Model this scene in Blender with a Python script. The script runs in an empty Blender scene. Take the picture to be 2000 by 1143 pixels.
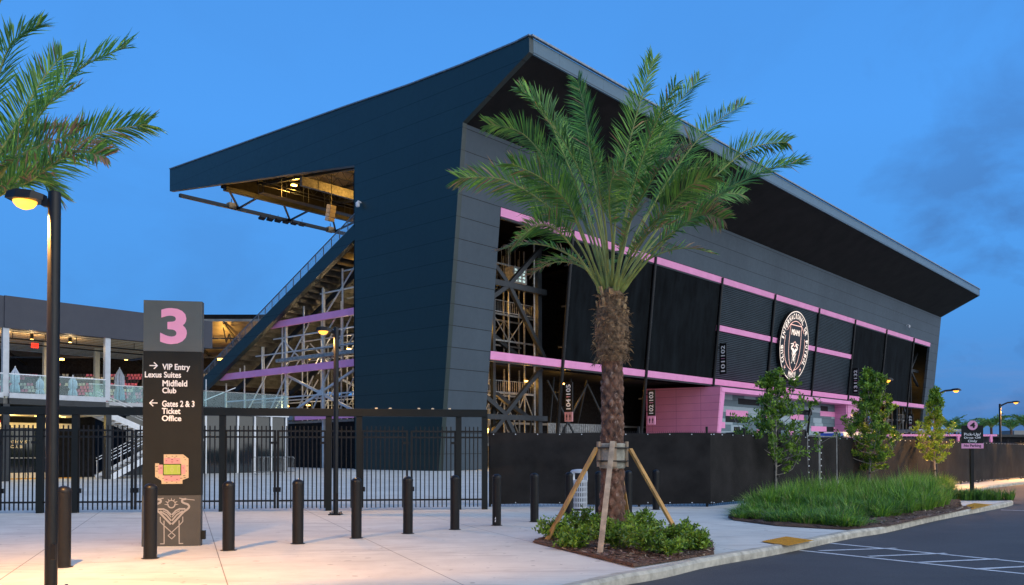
import bpy, math, random
from mathutils import Vector as V3, Matrix
from math import sin, cos, pi, radians as RAD
R = random.Random(7)
S = bpy.context.scene
COL = S.collection

# ------------------------------------------------------------ camera
FPX, CX, HOR, CAMH = 1660.0, 1000.0, 886.0, 1.5
PITCH = RAD(1.0)
PY = HOR - FPX*math.tan(PITCH)
cd = bpy.data.cameras.new("camera"); cam = bpy.data.objects.new("camera", cd); COL.objects.link(cam)
cam.location = (0, 0, CAMH); cam.rotation_euler = (pi/2+PITCH, 0, 0)
cd.sensor_width = 36; cd.lens = FPX/2000*36; cd.shift_y = (PY-571.5)/2000
cd.clip_start = .1; cd.clip_end = 6000
S.camera = cam
S.view_settings.view_transform = 'Standard'; S.view_settings.look = 'None'
S.view_settings.exposure = 0.0; S.view_settings.gamma = 1.0
S.render.engine = 'CYCLES'

# ------------------------------------------------------------ node helper
class NT:
    def __init__(s, tree): s.t = tree; s.n = tree.nodes; s.l = tree.links
    def new(s, typ, **kw):
        n = s.n.new(typ)
        for k, v in kw.items(): setattr(n, k, v)
        return n
    def put(s, node, i, v):
        if hasattr(v, 'links') or isinstance(v, bpy.types.NodeSocket): s.l.new(v, node.inputs[i])
        elif v is not None: node.inputs[i].default_value = v
    def math(s, op, a, b=None, c=None, clamp=False):
        n = s.new('ShaderNodeMath', operation=op, use_clamp=clamp)
        s.put(n, 0, a)
        if b is not None: s.put(n, 1, b)
        if c is not None: s.put(n, 2, c)
        return n.outputs[0]
    def mix(s, f, a, b, blend='MIX'):
        n = s.new('ShaderNodeMix', data_type='RGBA', blend_type=blend)
        s.put(n, 0, f); s.put(n, 6, c4(a)); s.put(n, 7, c4(b)); return n.outputs[2]
    def noise(s, vec, scale, detail=4, rough=.55, dist=0):
        n = s.new('ShaderNodeTexNoise'); s.l.new(vec, n.inputs['Vector'])
        n.inputs['Scale'].default_value = scale; n.inputs['Detail'].default_value = detail
        n.inputs['Roughness'].default_value = rough; n.inputs['Distortion'].default_value = dist
        return n.outputs[0]
    def ramp(s, f, stops):
        n = s.new('ShaderNodeValToRGB'); s.l.new(f, n.inputs[0]); e = n.color_ramp.elements
        while len(e) < len(stops): e.new(.5)
        for q, (p, c) in zip(e, stops): q.position = p; q.color = c4(c)
        return n.outputs[0]
    def mapping(s, vec, scale=(1,1,1), rot=(0,0,0), loc=(0,0,0)):
        n = s.new('ShaderNodeMapping'); s.l.new(vec, n.inputs[0])
        n.inputs['Scale'].default_value = scale; n.inputs['Rotation'].default_value = rot; n.inputs['Location'].default_value = loc
        return n.outputs[0]
def c4(c):
    if isinstance(c, (tuple, list)) and len(c) == 3: return (c[0], c[1], c[2], 1)
    if isinstance(c, (int, float)): return (c, c, c, 1)
    return c

# ------------------------------------------------------------ dusk sky
w = bpy.data.worlds.new("World"); S.world = w; w.use_nodes = True
w.node_tree.nodes.clear(); N = NT(w.node_tree)
tc = N.new('ShaderNodeTexCoord').outputs['Generated']
sep = N.new('ShaderNodeSeparateXYZ'); N.l.new(tc, sep.inputs[0]); X, Y, Z = sep.outputs
base = N.ramp(Z, [(0.0, (.085,.22,.50)), (.06, (.085,.26,.62)), (.16, (.082,.33,.82)), (.35, (.085,.355,.93)), (.6, (.07,.29,.78)), (1, (.05,.20,.6))])
# thin evening clouds, denser to the right and low down
mp = N.mapping(tc, scale=(1.7, 1.7, 3.0), loc=(.3, .2, .1))
n1 = N.noise(mp, 3.1, 7, .58, .4)
cl = N.math('SMOOTHSTEP' if False else 'MULTIPLY', N.math('SUBTRACT', n1, .47), 5.5, clamp=True)
side = N.math('MULTIPLY_ADD', X, 2.0, -.35, clamp=True)
lowf = N.math('MULTIPLY_ADD', Z, -2.6, 1.35, clamp=True)
amt = N.math('MULTIPLY', cl, N.math('MULTIPLY', N.math('MULTIPLY_ADD', side, 1.0, .18), lowf))
skyc = N.mix(amt, base, (.060,.140,.345))
mp2 = N.mapping(tc, scale=(2.0, 2.0, 13.0), loc=(1.3, .7, .4))
n2 = N.noise(mp2, 3.6, 6, .6, .3)
pk = N.math('MULTIPLY', N.math('MULTIPLY', N.math('SUBTRACT', n2, .5), 6.0, clamp=True), N.math('MULTIPLY_ADD', Z, -9.0, 1.15, clamp=True))
pk = N.math('MULTIPLY', pk, N.math('MULTIPLY', side, .55))
skyc = N.mix(pk, skyc, (.24,.31,.58))
# afterglow behind and to the right of the camera
D = V3((.80, -.58, .22)).normalized()
dot = N.new('ShaderNodeVectorMath', operation='DOT_PRODUCT'); N.l.new(tc, dot.inputs[0]); dot.inputs[1].default_value = D
g = N.math('POWER', N.math('MAXIMUM', dot.outputs['Value'], 0.0), 2.2)
# the side of the sky away from the afterglow is already dark near the ground
dk = N.math('MULTIPLY', N.math('MULTIPLY_ADD', X, -3.0, -1.6, clamp=True), N.math('MULTIPLY_ADD', Z, -3.2, 1.0, clamp=True))
skyc = N.mix(N.math('MULTIPLY', dk, .9), skyc, (.004,.012,.025))
glow = N.mix(g, (0,0,0), (2.05, 1.95, 1.62))
# the low sky behind the camera is paler than the zenith in front of it
fin = N.mix(1.0, skyc, glow, 'ADD')
bg = N.new('ShaderNodeBackground'); N.l.new(fin, bg.inputs[0]); bg.inputs[1].default_value = 1.0
wo = N.new('ShaderNodeOutputWorld'); N.l.new(bg.outputs[0], wo.inputs[0])

sd = bpy.data.lights.new("sun", 'SUN'); sd.energy = .5; sd.angle = RAD(40); sd.color = (1, .96, .92)
so = bpy.data.objects.new("sun", sd); COL.objects.link(so)
so.rotation_euler = V3((.62, -.60, .5)).to_track_quat('Z', 'Y').to_euler()

# ------------------------------------------------------------ projection helpers (photo px -> real positions)
def ray(x, y):
    a = (x-CX)/FPX; b = -(y-PY)/FPX
    return V3((a, cos(PITCH)-b*sin(PITCH), sin(PITCH)+b*cos(PITCH)))
C0 = V3((0, 0, CAMH))
def G(x, y, z=0.0):
    d = ray(x, y); return C0 + d*((z-CAMH)/d.z)
def at(x, y, Yd):
    d = ray(x, y); return C0 + d*(Yd/d.y)
UX = V3((2455-CX, FPX, 0)).normalized(); VX = V3((-UX.y, UX.x, 0))
O = V3((-6.29, 73, 0)); UANG = math.atan2(UX.y, UX.x)
def W(u, v, h=0): return O + UX*u + VX*v + V3((0, 0, h))
def uvh(P): P = P-O; return V3((P.dot(UX), P.dot(VX), P.z))
def inV(x, y, v):
    d = ray(x, y); P = O+VX*v; t = (P-C0).dot(VX)/d.dot(VX); return uvh(C0+d*t)
def inU(x, y, u):
    d = ray(x, y); P = O+UX*u; t = (P-C0).dot(UX)/d.dot(UX); return uvh(C0+d*t)

# ------------------------------------------------------------ mesh helper
class MB:
    def __init__(s, o=(0, 0, 0)): s.v = []; s.f = []; s.m = []; s.o = V3(o); s.mi = 0
    def vs(s, pts):
        i = len(s.v); s.v += [V3(p)-s.o for p in pts]; return i
    def face(s, idx): s.f.append(tuple(idx)); s.m.append(s.mi)
    def poly(s, pts):
        i = s.vs(pts); s.face(range(i, i+len(pts)))
    def obox(s, c, a, b, d):
        c, a, b, d = V3(c), V3(a), V3(b), V3(d)
        i = s.vs([c-a-b-d, c+a-b-d, c+a+b-d, c-a+b-d, c-a-b+d, c+a-b+d, c+a+b+d, c-a+b+d])
        for q in ((3,2,1,0), (4,5,6,7), (0,1,5,4), (1,2,6,5), (2,3,7,6), (3,0,4,7)): s.face([i+k for k in q])
        return s
    def box(s, p, q):
        p, q = V3(p), V3(q); c = (p+q)/2; h = (q-p)/2
        return s.obox(c, (h.x,0,0), (0,h.y,0), (0,0,h.z))
    def beam(s, p, q, wd, ht, up=(0, 0, 1)):
        p, q = V3(p), V3(q); d = q-p; L = d.length; d.normalize()
        up = V3(up)
        if abs(d.dot(up)) > .98: up = V3((1, 0, 0)) if abs(d.x) < .9 else V3((0, 1, 0))
        sd_ = d.cross(up).normalized(); u2 = sd_.cross(d).normalized()
        return s.obox((p+q)/2, d*L/2, sd_*wd/2, u2*ht/2)
    def tube(s, p, q, r0, r1=None, n=8, cap=True):
        p, q = V3(p), V3(q); r1 = r0 if r1 is None else r1; d = (q-p).normalized()
        a = d.orthogonal().normalized(); b = d.cross(a)
        i = s.vs([p+(a*cos(2*pi*k/n)+b*sin(2*pi*k/n))*r0 for k in range(n)] + [q+(a*cos(2*pi*k/n)+b*sin(2*pi*k/n))*r1 for k in range(n)])
        for k in range(n): s.face((i+k, i+(k+1) % n, i+n+(k+1) % n, i+n+k))
        if cap: s.face([i+k for k in reversed(range(n))]); s.face([i+n+k for k in range(n)])
        return s
    def path(s, pts, r, n=6):
        pts = [V3(p) for p in pts]; rs = r if isinstance(r, (list, tuple)) else [r]*len(pts)
        t0 = (pts[1]-pts[0]).normalized(); a = t0.orthogonal().normalized(); i = len(s.v)
        for k, p in enumerate(pts):
            t = (pts[min(k+1, len(pts)-1)]-pts[max(k-1, 0)]).normalized()
            a = (a-t*a.dot(t)).normalized(); b = t.cross(a)
            s.vs([p+(a*cos(2*pi*j/n)+b*sin(2*pi*j/n))*rs[k] for j in range(n)])
            if k:
                for j in range(n): s.face((i+(k-1)*n+j, i+(k-1)*n+(j+1) % n, i+k*n+(j+1) % n, i+k*n+j))
        s.face([i+j for j in reversed(range(n))]); s.face([i+(len(pts)-1)*n+j for j in range(n)])
        return s
    def lathe(s, c, prof, n=24):
        c = V3(c); i = len(s.v)
        for (r, z) in prof: s.vs([c+V3((r*cos(2*pi*j/n), r*sin(2*pi*j/n), z)) for j in range(n)])
        for k in range(len(prof)-1):
            for j in range(n): s.face((i+k*n+j, i+k*n+(j+1) % n, i+(k+1)*n+(j+1) % n, i+(k+1)*n+j))
        s.face([i+j for j in reversed(range(n))]); s.face([i+(len(prof)-1)*n+j for j in range(n)])
        return s
    def prism(s, pts, e):
        pts = [V3(p) for p in pts]; e = V3(e); n = len(pts)
        i = s.vs(pts+[p+e for p in pts])
        s.face([i+k for k in reversed(range(n))]); s.face([i+n+k for k in range(n)])
        for k in range(n): s.face((i+k, i+(k+1) % n, i+n+(k+1) % n, i+n+k))
        return s
    def build(s, name, mats, parent=None, smooth=False, bevel=0, fix=True):
        me = bpy.data.meshes.new(name)
        me.from_pydata([tuple(v) for v in s.v], [], s.f)
        if not isinstance(mats, (list, tuple)): mats = [mats]
        for m in mats: me.materials.append(m)
        if len(mats) > 1: me.polygons.foreach_set('material_index', s.m)
        if fix:
            import bmesh
            bm = bmesh.new(); bm.from_mesh(me); bmesh.ops.recalc_face_normals(bm, faces=bm.faces); bm.to_mesh(me); bm.free()
        if smooth: me.polygons.foreach_set('use_smooth', [True]*len(me.polygons))
        me.update()
        o = bpy.data.objects.new(name, me); COL.objects.link(o)
        if parent: o.parent = parent
        if bevel:
            b = o.modifiers.new('bevel', 'BEVEL'); b.width = bevel; b.segments = 2; b.limit_method = 'ANGLE'
        if smooth and not bevel:
            try: me.set_sharp_from_angle(angle=RAD(40))
            except Exception: pass
        return o

def tag(o, label=None, cat=None, group=None, kind=None):
    if label: o['label'] = label
    if cat: o['category'] = cat
    if group: o['group'] = group
    if kind: o['kind'] = kind
    return o
def thing(name, label, cat, loc=(0, 0, 0), rz=0, group=None):
    o = bpy.data.objects.new(name, None); COL.objects.link(o); o.empty_display_size = .3
    o.location = loc; o.rotation_euler = (0, 0, rz); return tag(o, label, cat, group)
def uthing(name, label, cat, u, v, h=0, group=None):     # a thing in the stadium's axes
    o = thing(name, label, cat, W(u, v, h+(.0066*u if u > 0 else 0)), UANG, group)
    if name in ('stadium_stand', 'concession_building', 'illuminated_crest'): o.rotation_euler = (0, -.0066, UANG)   # the long side rises slightly to its far end
    return o
def dup(root, loc=None, rz=None, label=None, name=None):
    r = root.copy(); COL.objects.link(r)
    if loc is not None: r.location = loc
    if rz is not None: r.rotation_euler = (0, 0, rz)
    if label: r['label'] = label
    for ch in list(root.children):
        c = ch.copy(); COL.objects.link(c); c.parent = r
        for g_ in list(ch.children):
            d = g_.copy(); COL.objects.link(d); d.parent = c
    return r

def text_mesh(name, txt, mat, parent, org, xd, yd, box, bold=.02, depth=.01, spacing=1.0, keep=False, off=0):
    """text filled into box=(x0,x1,y0,y1) on the plane org + xd*x + yd*y, standing proud by depth"""
    cu = bpy.data.curves.new(name, 'FONT'); cu.body = txt; cu.offset = off; cu.resolution_u = 4
    cu.space_character = spacing; cu.space_line = .9
    to = bpy.data.objects.new(name, cu); COL.objects.link(to)
    dg = bpy.context.evaluated_depsgraph_get(); dg.update()
    me = bpy.data.meshes.new_from_object(to.evaluated_get(dg))
    bpy.data.objects.remove(to); bpy.data.curves.remove(cu)
    xs = [v.co.x for v in me.vertices]; ys = [v.co.y for v in me.vertices]
    x0, x1, y0, y1 = min(xs), max(xs), min(ys), max(ys)
    bx0, bx1, by0, by1 = box
    sy = (by1-by0)/(y1-y0); sx = (bx1-bx0)/(x1-x0)
    if keep: sx = sy
    xd, yd, org = V3(xd), V3(yd), V3(org); nd = xd.cross(yd).normalized()
    for v in me.vertices:
        x = bx0+(v.co.x-x0)*sx; y = by0+(v.co.y-y0)*sy
        v.co = org+xd*x+yd*y+nd*depth
    if bold > 0:
        V0 = [v.co.copy() for v in me.vertices]; F0 = [tuple(p.vertices) for p in me.polygons]; bx = bold*sx; by = bold*sy; VV = []; FF = []
        for k, (ex, ey) in enumerate(((0,0),(1,0),(-1,0),(0,1),(0,-1),(.7,.7),(-.7,.7),(.7,-.7),(-.7,-.7))):
            i0 = len(VV); VV += [v+xd*bx*ex+yd*by*ey+nd*.0003*k for v in V0]; FF += [tuple(i0+i for i in f) for f in F0]
        me = bpy.data.meshes.new(name); me.from_pydata([tuple(v) for v in VV], [], FF)
    me.materials.clear(); me.materials.append(mat); me.name = name
    o = bpy.data.objects.new(name, me); COL.objects.link(o)
    if parent: o.parent = parent
    return o

# ------------------------------------------------------------ materials
def pmat(name, col, rough=.5, metal=0, var=.15, scale=3.0, bump=0, bscale=30, spec=.5, col2=None, emit=None, es=0, trans=0, stretch=(1,1,1)):
    m = bpy.data.materials.new(name); m.use_nodes = True; n = NT(m.node_tree)
    b = n.n['Principled BSDF']; tcn = n.new('ShaderNodeTexCoord').outputs['Object']
    tcn = n.mapping(tcn, scale=stretch)
    nz = n.noise(tcn, scale, 5, .6)
    c2 = col2 or tuple(c*(1-var*2) for c in col)
    c1 = tuple(min(1, c*(1+var)) for c in col)
    f = n.ramp(nz, [(.32, 0), (.68, 1)])
    c = n.mix(f, c2, c1)
    n.l.new(c, b.inputs['Base Color'])
    b.inputs['Roughness'].default_value = rough; b.inputs['Metallic'].default_value = metal
    b.inputs['Specular IOR Level'].default_value = spec
    if bump:
        bn = n.new('ShaderNodeBump'); bn.inputs['Strength'].default_value = bump; bn.inputs['Distance'].default_value = .02
        n.l.new(n.noise(tcn, bscale, 3), bn.inputs['Height']); n.l.new(bn.outputs[0], b.inputs['Normal'])
    if emit: b.inputs['Emission Color'].default_value = c4(emit); b.inputs['Emission Strength'].default_value = es
    if trans: b.inputs['Transmission Weight'].default_value = trans
    return m

def cladding(name, c1, c2, rough, spec, step=1.83, off=.4, vstep=0, vaxis=1, metal=0, seam=.35):
    m = bpy.data.materials.new(name); m.use_nodes = True; n = NT(m.node_tree); b = n.n['Principled BSDF']
    tco = n.new('ShaderNodeTexCoord').outputs['Object']
    sp = n.new('ShaderNodeSeparateXYZ'); n.l.new(tco, sp.inputs[0])
    nz = n.noise(n.mapping(tco, scale=(1, 1, .35)), .22, 5, .65); nf = n.noise(tco, 2.3, 5, .7)
    c = n.mix(n.ramp(nz, [(.3, 0), (.7, 1)]), c1, c2)
    fr = n.math('FRACT', n.math('DIVIDE', n.math('ADD', sp.outputs[2], 100*step+off), step))
    # each sheet a touch different from the next
    row = n.math('FLOOR', n.math('DIVIDE', n.math('ADD', sp.outputs[2], 100*step+off), step))
    colr = n.math('FLOOR', n.math('DIVIDE', n.math('ADD', sp.outputs[0 if vaxis == 0 else 1], 300.0), 5.9))
    wn = n.new('ShaderNodeTexWhiteNoise', noise_dimensions='2D')
    cb = n.new('ShaderNodeCombineXYZ'); n.l.new(row, cb.inputs[0]); n.l.new(colr, cb.inputs[1]); n.l.new(cb.outputs[0], wn.inputs['Vector'])
    c = n.mix(n.math('MULTIPLY', wn.outputs['Value'], .10), c, (0, 0, 0))
    c = n.mix(n.math('MULTIPLY', nf, .3), c, tuple(x*.55 for x in c1))
    line = n.math('LESS_THAN', fr, .035 if step > 1 else .06)
    c = n.mix(n.math('MULTIPLY', line, 1-seam), c, (.002, .003, .004))
    if vstep:
        fv = n.math('FRACT', n.math('DIVIDE', n.math('ADD', sp.outputs[vaxis], 300.0), vstep))
        c = n.mix(n.math('MULTIPLY', n.math('LESS_THAN', fv, .012), .45), c, (.004, .005, .006))
    n.l.new(c, b.inputs['Base Color'])
    n.l.new(n.math('MULTIPLY_ADD', nf, .25, rough-.12), b.inputs['Roughness'])
    n.l.new(n.math('MULTIPLY_ADD', line, -spec*.28, spec), b.inputs['Specular IOR Level']); b.inputs['Metallic'].default_value = metal
    bn = n.new('ShaderNodeBump'); bn.inputs['Strength'].default_value = .10; bn.inputs['Distance'].default_value = .03
    n.l.new(n.math('ADD', n.math('MULTIPLY', nf, .5), n.math('MULTIPLY', n.noise(tco, .55, 2), 6.0)), bn.inputs['Height']); n.l.new(bn.outputs[0], b.inputs['Normal'])
    return m

M = {}
M['endwall'] = cladding('dark_blue_cladding', (.0050,.019,.0165), (.0065,.024,.021), .40, .60, vstep=5.6, vaxis=1)
M['sidewall'] = cladding('grey_cladding', (.038,.058,.077), (.053,.078,.101), .55, .4, vstep=0, vaxis=0, seam=.1)
M['soffit'] = pmat('soffit_mesh', (.012,.011,.011), .8, var=.25, scale=.4, spec=.2)
M['white_steel'] = pmat('white_steel', (.50,.52,.53), .45, .1, var=.12)
M['fascia'] = cladding('fascia_metal', (.060,.125,.18), (.078,.155,.21), .35, .5, step=3, off=0, vstep=3.1, vaxis=0)
M['trim'] = pmat('pale_trim', (.24,.26,.28), .4, .5)
M['dark_steel'] = pmat('dark_steel', (.015,.019,.023), .45, .1, spec=.45, var=.2)
M['bollard'] = pmat('bollard_paint', (.006,.006,.006), .36, var=.3, scale=14, col2=(.011,.010,.010), spec=.25)
M['black'] = pmat('black_paint', (.007,.007,.007), .38, var=.2, scale=8, spec=.28)
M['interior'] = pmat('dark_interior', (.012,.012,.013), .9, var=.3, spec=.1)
M['galv'] = pmat('galvanised_steel', (.26,.265,.26), .5, .35, var=.25, scale=4)
M['pink'] = pmat('pink_paint', (.78,.285,.52), .5, var=.02, scale=.7, col2=(.70,.25,.46))
M['pinkwall'] = None
M['mesh'] = pmat('black_mesh_screen', (.0055,.0075,.009), .8, var=.35, scale=.9, bump=.3, bscale=60, spec=.06, stretch=(1, 1, .25))
M['louver'] = pmat('louver_metal', (.045,.068,.085), .45, .1, var=.15, scale=.5)
M['deck'] = pmat('roof_deck', (.30,.27,.22), .45, .55, var=.2, scale=.6)
M['riser'] = pmat('seating_deck_underside', (.13,.125,.11), .5, .3, var=.3, scale=.8)
M['concrete_in'] = pmat('precast', (.22,.22,.21), .8, var=.1)
M['glass'] = None
M['club_white'] = pmat('club_white_paint', (.44,.46,.48), .45, var=.06)
M['white'] = pmat('white_paint', (.66,.68,.70), .45, var=.06)
M['cream'] = pmat('cream_frame', (.62,.55,.40), .5, var=.08)
M['lamp'] = pmat('sodium_lens', (1,.6,.2), .4, emit=(1,.40,.035), es=2.3)
M['amber'] = pmat('amber_lamp', (1,.6,.2), .4, emit=(1,.55,.12), es=9)
M['wood'] = pmat('stake_timber', (.50,.27,.075), .7, var=.25, scale=3, bump=.3, bscale=40, stretch=(1, 1, .3))
M['woodgrey'] = pmat('weathered_timber', (.38,.285,.19), .8, var=.25, scale=4, bump=.3, bscale=40, stretch=(1, 1, .3))
M['burlap'] = pmat('burlap', (.33,.31,.25), .95, var=.2, scale=7, bump=.6, bscale=70)
M['strap'] = pmat('strap', (.02,.015,.01), .6)
M['bark'] = pmat('palm_bark', (.15,.075,.045), .8, var=.5, scale=9, bump=.6, bscale=45, col2=(.030,.014,.009))
M['barktip'] = pmat('palm_scale_tip', (.21,.13,.095), .55, var=.4, scale=12, bump=.4, bscale=50, col2=(.08,.045,.03))
M['fibre'] = pmat('palm_fibre', (.21,.13,.07), .9, var=.4, scale=14, bump=.8, bscale=60, col2=(.035,.022,.012))
M['stub'] = pmat('cut_stub', (.42,.27,.13), .8, var=.3, scale=12)
M['greybark'] = pmat('young_bark', (.30,.26,.22), .85, var=.25, scale=14)
def leafmat(name, c, c2, rough=.5):
    m = pmat(name, c, rough, var=.2, scale=2.2, col2=c2, spec=.45)
    n = NT(m.node_tree); b = m.node_tree.nodes['Principled BSDF']
    t = n.new('ShaderNodeBsdfTranslucent'); ms = n.new('ShaderNodeMixShader'); ms.inputs[0].default_value = .22
    src = b.inputs['Base Color'].links[0].from_socket
    n.l.new(src, t.inputs[0]); n.l.new(b.outputs[0], ms.inputs[1]); n.l.new(t.outputs[0], ms.inputs[2])
    n.l.new(ms.outputs[0], n.n['Material Output'].inputs[0]); return m
M['pl1'] = leafmat('palm_leaf', (.085,.235,.040), (.030,.115,.024))
M['pl2'] = leafmat('palm_leaf_light', (.20,.40,.06), (.10,.23,.04))
M['pl3'] = leafmat('palm_leaf_dry', (.36,.22,.11), (.15,.09,.045))
M['rachis'] = pmat('palm_rachis', (.23,.27,.065), .5, var=.2, scale=5)
M['rachis2'] = pmat('palm_rachis_dull', (.16,.16,.06), .5, var=.2, scale=5)
M['lf1'] = leafmat('leaf_mid', (.15,.25,.018), (.065,.13,.012))
M['lf2'] = leafmat('leaf_light', (.27,.42,.035), (.15,.27,.025))
M['lf3'] = leafmat('leaf_dark', (.045,.12,.016), (.02,.06,.01))
M['yl1'] = leafmat('leaf_yellowgreen', (.22,.34,.03), (.12,.21,.02))
M['gr1'] = leafmat('grass_blade', (.16,.34,.03), (.08,.20,.02))
M['gr2'] = leafmat('grass_blade_light', (.33,.50,.05), (.18,.32,.03))
M['gr3'] = leafmat('grass_blade_dark', (.05,.15,.024), (.022,.08,.016))
M['yellow'] = pmat('tactile_yellow', (.62,.30,.015), .7, var=.12, scale=20, bump=.8, bscale=120)
M['roadpaint'] = pmat('road_paint', (.55,.58,.60), .7, var=.15, scale=12)
M['sign_dark'] = pmat('sign_panel_dark', (.010,.0125,.0125), .55, var=.08, spec=.18)
M['sign_grey'] = pmat('sign_panel_grey', (.075,.088,.088), .5, var=.06)
M['sign_brown'] = pmat('sign_panel_base', (.058,.060,.058), .55, var=.06, spec=.3)
M['sign_pink'] = pmat('sign_pink', (.78,.32,.50), .5, var=.02)
M['sign_white'] = pmat('sign_white', (.78,.76,.74), .5, var=.02)
M['line_grey'] = pmat('emblem_grey', (.30,.285,.27), .5, var=.03)
M['map_tan'] = pmat('map_tan', (.48,.37,.23), .6, var=.03)
M['map_pink'] = pmat('map_pink', (.52,.24,.24), .6, var=.03)
M['map_green'] = pmat('map_green', (.30,.40,.05), .6, var=.03)
M['neon'] = pmat('lit_crest', (1,.85,.75), .5, emit=(1,.70,.50), es=.68)
M['neonline'] = pmat('lit_crest_line', (1,.6,.5), .5, emit=(1,.48,.36), es=.75)
M['red'] = pmat('red_sign', (.8,.02,.01), .5, emit=(1,.03,.015), es=1.6)
M['tile_a'] = pmat('tile_grey', (.085,.135,.155), .55, var=.06); M['tile_b'] = pmat('tile_light', (.27,.34,.37), .55, var=.06)
M['tile_c'] = pmat('tile_black', (.005,.005,.006), .6, var=.1, spec=.2); M['tile_d'] = pmat('tile_pink', (.72,.25,.46), .55, var=.04)
M['seat_p'] = pmat('seat_pink', (.62,.16,.26), .5); M['seat_w'] = pmat('seat_white', (.60,.62,.50), .5); M['seat_k'] = pmat('seat_black', (.02,.02,.02), .5)
M['canvas'] = pmat('umbrella_canvas', (.46,.52,.62), .9, var=.12, scale=5)
M['fence_mesh'] = pmat('privacy_mesh', (.022,.020,.019), .85, var=.22, scale=1.3, bump=.4, bscale=90, spec=.15)
M['clubwall'] = cladding('club_cladding', (.036,.040,.056), (.045,.050,.068), .55, .4, step=40, off=5)
M['mulch'] = pmat('mulch', (.11,.058,.034), .95, var=.6, scale=38, bump=1.0, bscale=60, col2=(.018,.010,.007))
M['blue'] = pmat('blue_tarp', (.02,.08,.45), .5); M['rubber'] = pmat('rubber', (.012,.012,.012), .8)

def glassmat():
    m = bpy.data.materials.new('clear_glass'); m.use_nodes = True; n = NT(m.node_tree); n.n.remove(n.n['Principled BSDF'])
    t = n.new('ShaderNodeBsdfTransparent'); t.inputs[0].default_value = (.78,.93,.93,1)
    g_ = n.new('ShaderNodeBsdfGlossy'); g_.inputs['Roughness'].default_value = .03; g_.inputs[0].default_value = (.8,.9,1,1)
    nz = n.noise(n.new('ShaderNodeTexCoord').outputs['Object'], 1.5)
    fr = n.new('ShaderNodeFresnel'); fr.inputs[0].default_value = 1.5
    ms = n.new('ShaderNodeMixShader'); n.l.new(n.math('MULTIPLY_ADD', fr.outputs[0], .55, n.math('MULTIPLY', nz, .04), clamp=True), ms.inputs[0])
    n.l.new(t.outputs[0], ms.inputs[1]); n.l.new(g_.outputs[0], ms.inputs[2]); n.l.new(ms.outputs[0], n.n['Material Output'].inputs[0]); return m
M['glass'] = glassmat()
M['darkglass'] = pmat('dark_glazing', (.010,.016,.020), .06, var=.2, scale=.3, spec=.8)

def wallpanel():
    m = bpy.data.materials.new('pink_panels'); m.use_nodes = True; n = NT(m.node_tree); b = n.n['Principled BSDF']
    tco = n.new('ShaderNodeTexCoord').outputs['Object']; sp = n.new('ShaderNodeSeparateXYZ'); n.l.new(tco, sp.inputs[0])
    c = n.mix(n.ramp(n.noise(tco, .5), [(.3, 0), (.7, 1)]), (.66,.24,.42), (.60,.205,.38))
    a = n.math('LESS_THAN', n.math('FRACT', n.math('DIVIDE', n.math('ADD', sp.outputs[2], 90.2), .94)), .045)
    bb = n.math('LESS_THAN', n.math('FRACT', n.math('DIVIDE', n.math('ADD', sp.outputs[1], 100.2), 3.55)), .013)
    c = n.mix(n.math('MULTIPLY', n.math('MAXIMUM', a, bb), .6), c, (.12,.03,.07))
    n.l.new(c, b.inputs['Base Color']); b.inputs['Roughness'].default_value = .5; return m
M['pinkwall'] = wallpanel()

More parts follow.
